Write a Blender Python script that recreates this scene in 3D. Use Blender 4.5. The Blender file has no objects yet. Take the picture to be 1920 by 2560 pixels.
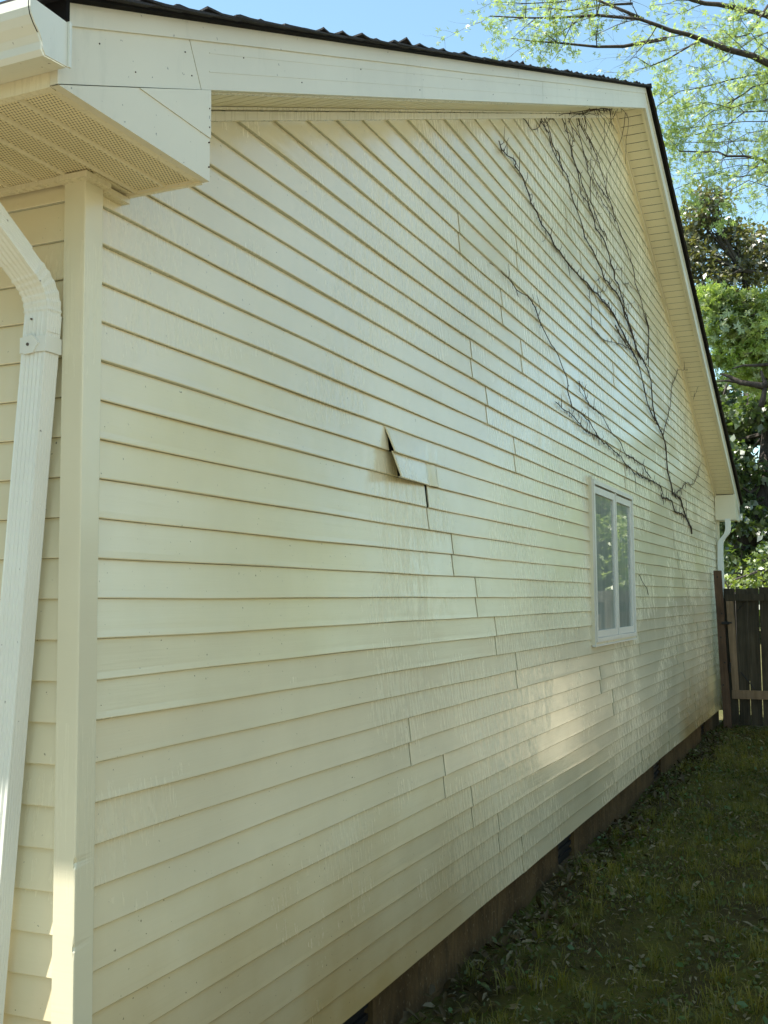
import bpy, math, random
import numpy as np
from mathutils import Vector, Matrix, Euler

SC = bpy.context.scene
COL = SC.collection
R = math.radians

# ------------------------------------------------------------------ camera
CAM = np.array([-2.169796546, -1.748742482, -0.010344235])
YAW, PIT, ROL, FPX = 0.411581837, 0.081965202, -0.008234014, 2687.97338
fw = np.array([math.cos(PIT)*math.cos(YAW), math.cos(PIT)*math.sin(YAW), math.sin(PIT)])
r0 = np.array([math.sin(YAW), -math.cos(YAW), 0.0]); u0 = np.cross(r0, fw)
rt = math.cos(ROL)*r0 + math.sin(ROL)*u0
up = -math.sin(ROL)*r0 + math.cos(ROL)*u0
cd = bpy.data.cameras.new('camera'); co = bpy.data.objects.new('camera', cd); COL.objects.link(co)
cd.sensor_fit = 'VERTICAL'; cd.sensor_height = 36.0; cd.sensor_width = 27.0
cd.lens = 36.0*FPX/2560.0; cd.clip_start = 0.05; cd.clip_end = 2000
m = Matrix(((rt[0], up[0], -fw[0], CAM[0]), (rt[1], up[1], -fw[1], CAM[1]), (rt[2], up[2], -fw[2], CAM[2]), (0, 0, 0, 1)))
co.matrix_world = m
SC.camera = co

# ------------------------------------------------------------------ sky + sun
SUN_AZ, SUN_EL = R(-42.3), R(67.0)
w = bpy.data.worlds.new('World'); SC.world = w; w.use_nodes = True
nt = w.node_tree; bg = nt.nodes['Background']
sk = nt.nodes.new('ShaderNodeTexSky'); sk.sky_type = 'NISHITA'; sk.sun_disc = False
sk.sun_elevation = SUN_EL; sk.sun_rotation = SUN_AZ; sk.air_density = 1.0; sk.dust_density = 0.6; sk.ozone_density = 1.6
tint = nt.nodes.new('ShaderNodeMix'); tint.data_type = 'RGBA'; tint.blend_type = 'MULTIPLY'; tint.inputs[0].default_value = 1.0
tint.inputs[7].default_value = (0.90, 0.985, 0.82, 1)      # hazy warm-white balance of the day
nt.links.new(sk.outputs[0], tint.inputs[6]); nt.links.new(tint.outputs[2], bg.inputs[0]); bg.inputs[1].default_value = 0.15
sl = bpy.data.lights.new('sun', 'SUN'); sl.energy = 5.0; sl.angle = R(0.53); sl.color = (1.0, 0.955, 0.88)
so = bpy.data.objects.new('sun', sl); COL.objects.link(so)
sd = Vector((math.sin(SUN_AZ)*math.cos(SUN_EL), math.cos(SUN_AZ)*math.cos(SUN_EL), math.sin(SUN_EL)))
so.rotation_euler = sd.to_track_quat('Z', 'Y').to_euler()
SC.view_settings.view_transform = 'Standard'; SC.view_settings.look = 'None'
SC.view_settings.exposure = 1.26; SC.view_settings.gamma = 1.0
SC.render.engine = 'CYCLES'
SC.cycles.max_bounces = 8; SC.cycles.transparent_max_bounces = 16

def ray(U, V):
    return fw + rt*(U-960)/FPX - up*(V-1280)/FPX
def bp(U, V, ax, val):            # photo pixel -> point on the world plane axis = val (used to size and place real surfaces)
    d = ray(U, V); t = (val-CAM[ax])/d[ax]
    return CAM + t*d

# ------------------------------------------------------------------ mesh helpers
class MB:
    def __init__(s): s.v = []; s.f = []
    def add(s, vs, fs):
        b = len(s.v); s.v.extend([tuple(map(float, p)) for p in vs]); s.f.extend([tuple(b+i for i in f) for f in fs])
    def quad(s, a, b, c, d): s.add([a, b, c, d], [(0, 1, 2, 3)])
    def box(s, x0, x1, y0, y1, z0, z1):
        s.add([(x0,y0,z0),(x1,y0,z0),(x1,y1,z0),(x0,y1,z0),(x0,y0,z1),(x1,y0,z1),(x1,y1,z1),(x0,y1,z1)],
              [(0,3,2,1),(4,5,6,7),(0,1,5,4),(1,2,6,5),(2,3,7,6),(3,0,4,7)])
    def hexa(s, P):               # 8 corners, bottom 4 then top 4
        s.add(P, [(0,3,2,1),(4,5,6,7),(0,1,5,4),(1,2,6,5),(2,3,7,6),(3,0,4,7)])
    def prism(s, poly, ax, a, b): # polygon in the two other axes extruded along axis ax
        n = len(poly)
        def P(p, t):
            q = list(p); q.insert(ax, t); return tuple(q)
        s.add([P(p, a) for p in poly]+[P(p, b) for p in poly],
              [tuple(range(n))[::-1], tuple(range(n, 2*n))]+[(i, (i+1) % n, n+(i+1) % n, n+i) for i in range(n)])
    def tube(s, pts, rad, n=6, cap=True):
        pts = [np.array(p, float) for p in pts]
        if not hasattr(rad, '__len__'): rad = [rad]*len(pts)
        b = len(s.v); prev = None
        for i, p in enumerate(pts):
            t = pts[min(i+1, len(pts)-1)] - pts[max(i-1, 0)]
            L = np.linalg.norm(t); t = t/L if L > 1e-9 else np.array([0, 0, 1.0])
            if prev is None:
                a = np.cross(t, [0, 0, 1.0]) if abs(t[2]) < 0.9 else np.cross(t, [1.0, 0, 0])
            else:
                a = prev - t*np.dot(prev, t)
            a = a/(np.linalg.norm(a)+1e-12); prev = a; c = np.cross(t, a)
            for k in range(n):
                q = p + rad[i]*(math.cos(2*math.pi*k/n)*a + math.sin(2*math.pi*k/n)*c)
                s.v.append(tuple(q))
        for i in range(len(pts)-1):
            for k in range(n):
                s.f.append((b+i*n+k, b+i*n+(k+1) % n, b+(i+1)*n+(k+1) % n, b+(i+1)*n+k))
        if cap:
            s.f.append(tuple(b+k for k in range(n))[::-1]); s.f.append(tuple(b+(len(pts)-1)*n+k for k in range(n)))
    def build(s, name, mat, parent=None, smooth=False, mats=None, mi=None):
        me = bpy.data.meshes.new(name)
        vs = s.v
        if parent is not None:
            W = wloc(parent); vs = [(x-W[0], y-W[1], z-W[2]) for x, y, z in vs]
        me.from_pydata(vs, [], s.f)
        if mat: me.materials.append(mat)
        if smooth: me.polygons.foreach_set('use_smooth', [True]*len(me.polygons))
        me.update()
        o = bpy.data.objects.new(name, me); COL.objects.link(o)
        if parent is not None: o.parent = parent
        return o
def wloc(o):
    v = Vector((0, 0, 0))
    while o is not None: v += o.location; o = o.parent
    return v
def np_mesh(name, V, F, mat, parent=None, smooth=False):
    """V (n,3), F (m,k) with constant k"""
    V = np.asarray(V, float)
    if parent is not None: V = V - np.array(wloc(parent))
    me = bpy.data.meshes.new(name); k = F.shape[1]
    me.vertices.add(len(V)); me.vertices.foreach_set('co', V.astype(np.float32).ravel())
    me.loops.add(F.size); me.loops.foreach_set('vertex_index', F.astype(np.int32).ravel())
    me.polygons.add(len(F)); me.polygons.foreach_set('loop_start', np.arange(0, F.size, k, dtype=np.int32))
    me.polygons.foreach_set('loop_total', np.full(len(F), k, dtype=np.int32))
    if smooth: me.polygons.foreach_set('use_smooth', np.ones(len(F), dtype=bool))
    me.materials.append(mat); me.update(calc_edges=True); me.validate()
    o = bpy.data.objects.new(name, me); COL.objects.link(o)
    if parent is not None: o.parent = parent
    return o
def thing(name, label, cat, loc=(0, 0, 0), group=None):
    o = bpy.data.objects.new(name, None); COL.objects.link(o); o.location = loc
    o['label'] = label; o['category'] = cat
    if group: o['group'] = group
    return o

# ------------------------------------------------------------------ materials
class NT:
    def __init__(s, name):
        s.m = bpy.data.materials.new(name); s.m.use_nodes = True; s.t = s.m.node_tree
        s.p = s.t.nodes['Principled BSDF']; s.out = s.t.nodes['Material Output']
        s.tc = s.t.nodes.new('ShaderNodeTexCoord')
    def node(s, t, **k):
        n = s.t.nodes.new(t)
        for a, b in k.items(): setattr(n, a, b)
        return n
    def link(s, a, b): s.t.links.new(a, b)
    def coord(s, scale=(1, 1, 1), rot=(0, 0, 0), src='Object'):
        n = s.node('ShaderNodeMapping'); n.inputs['Scale'].default_value = scale; n.inputs['Rotation'].default_value = rot
        s.link(s.tc.outputs[src], n.inputs[0]); return n.outputs[0]
    def noise(s, scale, coord=None, detail=4, rough=0.55, dist=0):
        n = s.node('ShaderNodeTexNoise'); n.inputs['Scale'].default_value = scale; n.inputs['Detail'].default_value = detail
        n.inputs['Roughness'].default_value = rough; n.inputs['Distortion'].default_value = dist
        s.link(coord if coord is not None else s.tc.outputs['Object'], n.inputs['Vector']); return n.outputs['Fac']
    def ramp(s, fac, stops):
        n = s.node('ShaderNodeValToRGB'); e = n.color_ramp.elements
        while len(e) < len(stops): e.new(0.5)
        for i, (p, c) in enumerate(stops):
            e[i].position = p; e[i].color = (c, c, c, 1) if not hasattr(c, '__len__') else (*c, 1)
        s.link(fac, n.inputs[0]); return n.outputs[0]
    def mix(s, fac, a, b, mode='MIX'):
        n = s.node('ShaderNodeMix', data_type='RGBA', blend_type=mode)
        for v, i in ((fac, n.inputs[0]), (a, n.inputs[6]), (b, n.inputs[7])):
            if hasattr(v, 'is_linked') or hasattr(v, 'node'): s.link(v, i)
            elif hasattr(v, '__len__'): i.default_value = (*v, 1)
            else: i.default_value = v
        return n.outputs[2]
    def math(s, op, a, b=None, clamp=False):
        n = s.node('ShaderNodeMath', operation=op, use_clamp=clamp)
        for v, i in ((a, 0), (b, 1)):
            if v is None: continue
            if hasattr(v, 'node'): s.link(v, n.inputs[i])
            else: n.inputs[i].default_value = v
        return n.outputs[0]
    def bump(s, h, strength, dist=0.01, prev=None):
        n = s.node('ShaderNodeBump'); n.inputs['Strength'].default_value = strength; n.inputs['Distance'].default_value = dist
        s.link(h, n.inputs['Height'])
        if prev is not None: s.link(prev, n.inputs['Normal'])
        return n.outputs[0]
    def set(s, **k):
        for a, v in k.items():
            i = s.p.inputs[a.replace('_', ' ')]
            if hasattr(v, 'node'): s.link(v, i)
            elif hasattr(v, '__len__') and len(v) == 3: i.default_value = (*v, 1)
            else: i.default_value = v
        return s.m

def vinyl(name, col, dirt_and_light=True, grain_axis='x', rough=0.31, streak=1.0, spec=0.5):
    t = NT(name)
    A = (3.0, 3.0, 110.0)
    c1 = t.noise(0.9, detail=5)
    dark = tuple(x*0.88 for x in col); pale = tuple(min(1, x*1.06+0.01) for x in col)
    base = t.mix(t.ramp(c1, [(0.3, 0.0), (0.7, 1.0)]), dark, pale)
    # chalky vertical weather streaks
    sv = t.noise(1.0, t.coord((40, 40, 2.2)), detail=6, rough=0.7)
    reg = t.noise(1.3, t.coord((0.7, 0.7, 1.4)), detail=3)
    sm = t.math('MULTIPLY', t.ramp(sv, [(0.50, 0.0), (0.66, 1.0)]), t.ramp(reg, [(0.44, 0.0), (0.62, 1.0)]))
    sm = t.math('MULTIPLY', sm, 0.09*streak)
    base = t.mix(sm, base, (0.66, 0.68, 0.62))
    gv = t.noise(1.0, t.coord((14, 14, 1.8)), detail=5, rough=0.65)
    gm = t.math('MULTIPLY', t.ramp(gv, [(0.5, 0.0), (0.75, 1.0)]), 0.035*streak)
    base = t.mix(gm, base, tuple(x*0.62 for x in (0.62, 0.62, 0.52)))
    if dirt_and_light:
        sep = t.node('ShaderNodeSeparateXYZ'); t.link(t.tc.outputs['Object'], sep.inputs[0])
        # rain-splash soil plus warm ground bounce painted on the lowest courses
        hz = t.math('ADD', sep.outputs[2], t.math('MULTIPLY', t.noise(2.2, detail=5), -0.5))
        splash_bounce = t.ramp(t.math('MULTIPLY', hz, 1.0), [(0.0, 0.9), (0.70, 0.0)])
        splash_bounce = t.math('MULTIPLY', splash_bounce, t.ramp(t.math('MULTIPLY', t.math('ADD', sep.outputs[0], 6.7), 0.1), [(0.18, 1.0), (0.36, 0.38), (0.95, 0.38), (1.0, 1.0)]))
        base = t.mix(splash_bounce, base, (0.42, 0.28, 0.10))
        sp = t.noise(75.0, detail=2)
        base = t.mix(t.ramp(sp, [(0.735, 0.0), (0.76, 0.75)]), base, (0.10, 0.08, 0.05))
    g = t.noise(1.0, t.coord(A), detail=5, rough=0.6, dist=0.4)
    g2 = t.noise(1.0, t.coord((1.6, 1.6, 3.5)), detail=2)
    b = t.bump(g2, 0.35, 0.01)
    b = t.bump(g, 0.22, 0.0016, b)
    rr = t.noise(1.0, t.coord((60, 60, 4.0)), detail=5, rough=0.7)
    rough_o = t.math('ADD', t.math('MULTIPLY', t.ramp(rr, [(0.42, 0.0), (0.58, 1.0)]), t.math('ADD', t.math('MULTIPLY', t.ramp(reg, [(0.42, 0.0), (0.60, 1.0)]), 0.17), 0.04)), rough-0.20)
    big = t.ramp(t.noise(1.1, t.coord((0.8, 0.8, 1.1)), detail=4), [(0.35, 0.02), (0.65, 0.09)])
    rough_o = t.math('ADD', rough_o, big)
    if dirt_and_light:   # grey-green shade tone painted on the lap undersides, mottled by noise
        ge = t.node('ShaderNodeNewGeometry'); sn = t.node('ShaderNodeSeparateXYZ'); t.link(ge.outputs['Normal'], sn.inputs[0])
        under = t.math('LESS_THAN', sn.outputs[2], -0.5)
        lap_shade = t.ramp(t.noise(1.0, t.coord((55, 55, 20)), detail=4, rough=0.7), [(0.35, 0.55), (0.62, 0.9)])
        base = t.mix(t.math('MULTIPLY', under, lap_shade), base, (0.40, 0.43, 0.36))
    return t.set(Base_Color=base, Roughness=rough_o, Normal=b, Specular_IOR_Level=spec)

ALM = (0.785, 0.70, 0.475)
M = {}
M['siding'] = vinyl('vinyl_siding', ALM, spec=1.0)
M['post'] = vinyl('vinyl_post', (0.73, 0.68, 0.49), dirt_and_light=False, streak=0.5)
M['trim'] = vinyl('vinyl_trim', (0.76, 0.695, 0.50), dirt_and_light=False, streak=0.0, rough=0.42)

def painted(name, col, rough=0.42, speck=True, stain=0.25):
    t = NT(name)
    n1 = t.noise(1.4, detail=5)
    base = t.mix(t.ramp(n1, [(0.35, 0.0), (0.7, 1.0)]), tuple(x*0.9 for x in col), col)
    st = t.noise(1.0, t.coord((9, 9, 2.0)), detail=6, rough=0.7)
    base = t.mix(t.math('MULTIPLY', t.ramp(st, [(0.55, 0.0), (0.8, 1.0)]), stain), base, (0.22, 0.24, 0.17))
    if speck:
        base = t.mix(t.ramp(t.noise(60, detail=2), [(0.73, 0.0), (0.76, 0.7)]), base, (0.08, 0.07, 0.06))
    b = t.bump(t.noise(2.5, t.coord((1, 1, 2.5)), detail=2), 0.25, 0.012)
    b = t.bump(t.noise(160, detail=3), 0.05, 0.002, b)
    return t.set(Base_Color=base, Roughness=rough, Normal=b)
M['fascia'] = painted('painted_aluminium', (0.71, 0.675, 0.54), stain=0.25)
M['gutter'] = painted('gutter_enamel', (0.74, 0.75, 0.66), rough=0.25, stain=0.3)
M['spout'] = painted('downspout_enamel', (0.78, 0.79, 0.71), rough=0.30, stain=0.10)
M['soffit'] = painted('soffit_vinyl', (0.84, 0.77, 0.56), rough=0.5, stain=0.12)
M['white'] = painted('window_vinyl', (0.74, 0.71, 0.62), rough=0.4, stain=0.35)

# perforated soffit: slots punched through the panel colour and depth
t = NT('perforated_soffit')
sp = t.node('ShaderNodeSeparateXYZ'); t.link(t.tc.outputs['Object'], sp.inputs[0])
fx = t.math('FRACT', t.math('MULTIPLY', sp.outputs[0], 1/0.0105))
row = t.math('FLOOR', t.math('MULTIPLY', sp.outputs[0], 1/0.0105))
off = t.math('MULTIPLY', t.math('MODULO', row, 2.0), 0.5)
fy = t.math('FRACT', t.math('ADD', t.math('MULTIPLY', sp.outputs[1], 1/0.0085), off))
dx = t.math('ABSOLUTE', t.math('SUBTRACT', fx, 0.5)); dy = t.math('ABSOLUTE', t.math('SUBTRACT', fy, 0.5))
hole = t.math('MULTIPLY', t.math('LESS_THAN', dx, 0.30), t.math('LESS_THAN', dy, 0.20))
base = t.mix(t.ramp(t.noise(3.0, detail=4), [(0.3, 0.0), (0.7, 1.0)]), (0.74, 0.65, 0.42), (0.82, 0.73, 0.49))
base = t.mix(hole, base, (0.06, 0.045, 0.02))
M['perf'] = t.set(Base_Color=base, Roughness=0.55)

def plain(name, col, rough=0.8, var=0.3, scale=8, bump=0.3, bd=0.01, spec=0.3, coord=None):
    t = NT(name)
    n = t.noise(scale, t.coord(coord) if coord else None, detail=6, rough=0.6)
    base = t.mix(t.ramp(n, [(0.3, 0.0), (0.7, 1.0)]), tuple(x*(1-var) for x in col), tuple(min(1, x*(1+var)) for x in col))
    return t.set(Base_Color=base, Roughness=rough, Normal=t.bump(n, bump, bd), Specular_IOR_Level=spec)
M['dark'] = plain('house_wrap', (0.026, 0.023, 0.019), 0.9)
M['navy'] = plain('drip_edge', (0.010, 0.009, 0.009), 0.9, spec=0.08)
M['shingle'] = plain('asphalt_shingle', (0.035, 0.032, 0.032), 0.85, var=0.5, scale=300, bump=0.8, bd=0.004)
t = NT('stained_foundation')
n1 = t.noise(2.5, detail=6, rough=0.65); n2 = t.noise(1.0, t.coord((18, 18, 3)), detail=6, rough=0.7); n3 = t.noise(45, detail=4)
b = t.mix(t.ramp(n1, [(0.35, 0.0), (0.65, 1.0)]), (0.070, 0.042, 0.016), (0.145, 0.092, 0.038))
b = t.mix(t.math('MULTIPLY', t.ramp(n2, [(0.45, 0.0), (0.65, 1.0)]), 0.55), b, (0.035, 0.024, 0.012))
b = t.mix(t.math('MULTIPLY', t.ramp(n3, [(0.6, 0.0), (0.72, 1.0)]), 0.5), b, (0.24, 0.19, 0.11))
M['found'] = t.set(Base_Color=b, Roughness=0.95, Normal=t.bump(n3, 0.6, 0.006), Specular_IOR_Level=0.15)
M['screw'] = plain('rusty_screw', (0.09, 0.07, 0.055), 0.6)
M['hinge'] = plain('black_iron', (0.012, 0.012, 0.012), 0.5)
def wood(name, c1, c2, rough=0.85):
    t = NT(name)
    n = t.noise(1.0, t.coord((28, 28, 1.6)), detail=6, rough=0.65, dist=0.6)
    n2 = t.noise(2.2, detail=4)
    base = t.mix(t.ramp(n, [(0.3, 0.0), (0.7, 1.0)]), c1, c2)
    base = t.mix(t.ramp(n2, [(0.4, 0.0), (0.75, 0.7)]), base, tuple(x*0.45 for x in c1))
    return t.set(Base_Color=base, Roughness=rough, Normal=t.bump(n, 0.6, 0.006), Specular_IOR_Level=0.2)
M['wood_old'] = wood('weathered_board', (0.030, 0.025, 0.015), (0.085, 0.070, 0.045))
M['wood_post'] = wood('treated_post', (0.075, 0.045, 0.026), (0.15, 0.092, 0.055))
M['wood_new'] = wood('newer_board', (0.17, 0.115, 0.065), (0.29, 0.20, 0.12))
M['wood_far'] = wood('sunlit_fence_board', (0.13, 0.115, 0.085), (0.24, 0.215, 0.165))
M['vine'] = plain('dry_vine', (0.048, 0.033, 0.024), 0.9, var=0.6, scale=60)
M['bark'] = plain('bark', (0.050, 0.040, 0.032), 0.95, var=0.5, scale=18, bump=1.0, bd=0.03, coord=(1, 1, 0.3))
M['twig'] = plain('grey_twig', (0.085, 0.072, 0.062), 0.9, var=0.4, scale=40)

def leaf(name, c1, c2, trans=0.5, rough=0.45, gloss=0.12, c3=None):
    t = NT(name); t.t.nodes.remove(t.p)
    n = t.noise(0.9, detail=3); n2 = t.noise(9.0, detail=2)
    base = t.mix(t.ramp(n, [(0.35, 0.0), (0.65, 1.0)]), c1, c2)
    base = t.mix(t.ramp(n2, [(0.35, 0.0), (0.7, 0.6)]), base, c3 if c3 else tuple(min(1, x*1.5) for x in c2))
    d = t.node('ShaderNodeBsdfDiffuse'); tr = t.node('ShaderNodeBsdfTranslucent'); g = t.node('ShaderNodeBsdfGlossy')
    g.inputs['Roughness'].default_value = rough
    t.link(base, d.inputs[0]); 
    tc = t.mix(1.0, base, (1.25, 1.35, 0.7), 'MULTIPLY'); t.link(tc, tr.inputs[0])
    m1 = t.node('ShaderNodeMixShader'); m1.inputs[0].default_value = trans; t.link(d.outputs[0], m1.inputs[1]); t.link(tr.outputs[0], m1.inputs[2])
    m2 = t.node('ShaderNodeMixShader'); m2.inputs[0].default_value = gloss; t.link(m1.outputs[0], m2.inputs[1]); t.link(g.outputs[0], m2.inputs[2])
    t.link(m2.outputs[0], t.out.inputs[0]); return t.m
M['leaf_pale'] = leaf('pale_spring_leaf', (0.20, 0.28, 0.09), (0.34, 0.42, 0.15), 0.5, gloss=0.05, c3=(0.46, 0.52, 0.26))
M['leaf_dark'] = leaf('dark_leaf', (0.050, 0.065, 0.018), (0.12, 0.125, 0.035), 0.45, gloss=0.14, c3=(0.26, 0.22, 0.09))
M['leaf_mid'] = leaf('green_leaf', (0.08, 0.14, 0.022), (0.36, 0.47, 0.09), 0.5, c3=(0.66, 0.70, 0.30))
M['leaf_deep'] = leaf('shade_leaf', (0.030, 0.055, 0.015), (0.075, 0.12, 0.028), 0.45, c3=(0.18, 0.24, 0.06))
M['leaf_bush'] = leaf('yellow_green_leaf', (0.10, 0.15, 0.025), (0.20, 0.25, 0.05), 0.5)
M['grass'] = leaf('grass_blade', (0.135, 0.125, 0.015), (0.24, 0.20, 0.028), 0.35, gloss=0.02, c3=(0.15, 0.14, 0.045))
M['weed'] = leaf('weed_leaf', (0.058, 0.072, 0.012), (0.095, 0.110, 0.020), 0.3, gloss=0.025, c3=(0.10, 0.115, 0.03))
M['weed2'] = leaf('broad_weed_leaf', (0.045, 0.085, 0.022), (0.075, 0.125, 0.030), 0.3, gloss=0.03)
M['wall_litter'] = leaf('dark_dead_leaf', (0.040, 0.027, 0.010), (0.075, 0.050, 0.020), 0.1, gloss=0.015, c3=(0.12, 0.09, 0.04))
M['litter'] = leaf('dry_litter', (0.14, 0.105, 0.048), (0.27, 0.21, 0.105), 0.1, gloss=0.02, c3=(0.24, 0.21, 0.13))

t = NT('soil_and_moss')
n1 = t.noise(1.7, detail=6); n2 = t.noise(22, detail=6, rough=0.7)
b = t.mix(t.ramp(n1, [(0.4, 0.0), (0.6, 1.0)]), (0.056, 0.042, 0.014), (0.098, 0.092, 0.015))
b = t.mix(t.ramp(n2, [(0.45, 0.0), (0.7, 0.8)]), b, (0.090, 0.070, 0.025))
M['soil'] = t.set(Base_Color=b, Roughness=1.0, Normal=t.bump(n2, 1.0, 0.03), Specular_IOR_Level=0.1)

t = NT('sunlit_lawn')
n1 = t.noise(0.8, detail=6); n2 = t.noise(14, detail=6, rough=0.7)
b = t.mix(t.ramp(n1, [(0.4, 0.0), (0.6, 1.0)]), (0.09, 0.090, 0.035), (0.13, 0.11, 0.052))
b = t.mix(t.ramp(n2, [(0.45, 0.0), (0.7, 0.7)]), b, (0.08, 0.10, 0.03))
M['lawn'] = t.set(Base_Color=b, Roughness=1.0, Normal=t.bump(n2, 1.0, 0.05), Specular_IOR_Level=0.1)
M['bounce_concrete'] = plain('bounce_concrete', (0.21, 0.175, 0.12), 0.9, var=0.15, scale=5)
M['paver'] = plain('pale_paving', (0.80, 0.74, 0.60), 0.8, var=0.08, scale=5)
M['bounce_siding'] = plain('bounce_house_siding', (0.62, 0.55, 0.42), 0.8, var=0.06, scale=4)
# window glass: dusty pane in front of the dark room
t = NT('window_glass'); t.t.nodes.remove(t.p)
gl = t.node('ShaderNodeBsdfGlossy'); gl.inputs['Roughness'].default_value = 0.015
tp = t.node('ShaderNodeBsdfTransparent'); tp.inputs[0].default_value = (0.55, 0.62, 0.60, 1)
df = t.node('ShaderNodeBsdfDiffuse')
du = t.noise(1.0, t.coord((12, 12, 3)), detail=5); t.link(t.ramp(du, [(0.3, (0.32, 0.36, 0.31)), (0.7, (0.46, 0.50, 0.44))]), df.inputs[0])
fr = t.node('ShaderNodeFresnel'); fr.inputs[0].default_value = 1.52
fr2 = t.math('MULTIPLY', fr.outputs[0], 1.1, True)
m1 = t.node('ShaderNodeMixShader'); m1.inputs[0].default_value = 0.85
t.link(tp.outputs[0], m1.inputs[1]); t.link(df.outputs[0], m1.inputs[2])
m2 = t.node('ShaderNodeMixShader'); t.link(fr2, m2.inputs[0]); t.link(m1.outputs[0], m2.inputs[1]); t.link(gl.outputs[0], m2.inputs[2])
t.link(m2.outputs[0], t.out.inputs[0]); M['glass'] = t.m

# ================================================================== GROUND
rng = np.random.default_rng(7); random.seed(7)
GZ = -1.76
gm = MB(); S = 400
gm.quad((-S, -S, GZ-0.10), (S, -S, GZ-0.10), (S, S, GZ-0.10), (-S, S, GZ-0.10))
g = gm.build('ground', M['lawn']); g['kind'] = 'structure'
gm = MB(); gm.box(-14, -1.35, -9, 14, GZ-0.12, GZ+0.01)  # unseen slab added to bounce warm sunlight onto the walls
g = gm.build('bounce_slab', M['bounce_concrete']); g['kind'] = 'structure'
def gh(x, y):
    return GZ + 0.018*np.sin(x*1.7+y*2.1) + 0.012*np.sin(x*4.3-y*3.7+1) + 0.009*np.sin(x*9.1+y*7.3) + 0.02*np.exp(-((y+0.25)/0.2)**2)
nx, ny = 520, 110
X, Y = np.meshgrid(np.linspace(-1, 15, nx), np.linspace(-3.2, 0.1, ny), indexing='ij')
Z = gh(X, Y) + rng.normal(0, 0.0035, X.shape)
edge = np.minimum.reduce([X+1, 15-X, Y+3.2, np.full(X.shape, 9.0)]); Z = np.where(edge < 0.3, Z-0.11*(1-edge/0.3), Z)
V = np.stack([X, Y, Z], -1).reshape(-1, 3); I = np.arange(nx*ny).reshape(nx, ny)
F = np.stack([I[:-1, :-1], I[1:, :-1], I[1:, 1:], I[:-1, 1:]], -1).reshape(-1, 4)
o = np_mesh('yard_soil', V, F, M['soil'], smooth=True); o['kind'] = 'structure'

# grass blades, weeds and litter
def scatter(n, xr, yr, dens):
    P = []
    while len(P) < n:
        x = rng.uniform(*xr, n); y = rng.uniform(*yr, n); k = rng.uniform(0, 1, n) < dens(x, y)
        P.extend(np.stack([x[k], y[k]], -1)); 
    return np.array(P[:n])
pn = lambda x, y, s=1.0, ph=0: 0.5+0.25*(np.sin(x*2.1*s+ph)*np.cos(y*3.3*s+1.3*ph)+np.sin(x*5.2*s+y*4.1*s+ph)*0.7)
def blades(n, L, W, dens, mat, name, label, yr=(-2.6, -0.02), xr=(0.5, 14.5), curl=0.5):
    P = scatter(n, xr, yr, dens); z = gh(P[:, 0], P[:, 1])
    a = rng.uniform(0, 2*np.pi, n); l = rng.uniform(*L, n); wd = rng.uniform(*W, n); lean = rng.uniform(0.1, curl, n)*l
    d = np.stack([np.cos(a), np.sin(a), np.zeros(n)], -1); s = np.stack([-np.sin(a), np.cos(a), np.zeros(n)], -1)*wd[:, None]/2
    b0 = np.column_stack([P, z-0.004]); upv = np.array([0, 0, 1.0])
    m_ = b0 + upv*(l*0.6)[:, None] + d*(lean*0.35)[:, None]; tip = b0 + upv*(l*0.92)[:, None] + d*lean[:, None]
    V = np.stack([b0-s, b0+s, m_+s*0.8, m_-s*0.8, tip+s*0.1, tip-s*0.1], 1).reshape(-1, 3)
    k = np.arange(n)[:, None]*6
    F = np.concatenate([k+np.array([0, 1, 2, 3]), k+np.array([3, 2, 4, 5])])
    o = np_mesh(name, V, F, mat); o['kind'] = 'stuff'; o['label'] = label; o['category'] = 'grass'
    return o
def flakes(n, sz, mat, name, label, dens, tilt, yr=(-2.6, 0.02), zoff=(0.0, 0.02), aspect=(0.4, 0.9), cat='leaf litter'):
    P = scatter(n, (0.5, 14.5), yr, dens); z = gh(P[:, 0], P[:, 1]) + rng.uniform(*zoff, n)
    a = rng.uniform(0, 2*np.pi, n); l = rng.uniform(*sz, n); asp = rng.uniform(*aspect, n)
    e1 = np.stack([np.cos(a), np.sin(a), rng.normal(0, tilt, n)], -1); e2 = np.stack([-np.sin(a), np.cos(a), rng.normal(0, tilt, n)], -1)
    c = np.column_stack([P, z+0.004]); l_ = l[:, None]; w_ = (l*asp)[:, None]*0.5
    up_ = np.array([0, 0, 1.0])*l_*0.12
    V = np.stack([c-e1*l_*0.5, c-e1*l_*0.1+e2*w_*0.9+up_, c+e1*l_*0.3+e2*w_*0.6+up_, c+e1*l_*0.55, c+e1*l_*0.3-e2*w_*0.6+up_, c-e1*l_*0.1-e2*w_*0.9+up_], 1).reshape(-1, 3)
    k = np.arange(n)[:, None]*6
    F = np.concatenate([k+np.array([0, 1, 2, 3]), k+np.array([0, 3, 4, 5])])
    o = np_mesh(name, V, F, mat); o['kind'] = 'stuff'; o['label'] = label; o['category'] = cat
blades(30000, (0.012, 0.055), (0.002, 0.0045), lambda x, y: np.clip(pn(x, y)*1.2-0.1, 0.08, 1)*np.where(y > -0.28, 0.35, 1), M['grass'], 'grass', 'short shaded grass growing along the house wall', curl=1.4)
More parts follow.
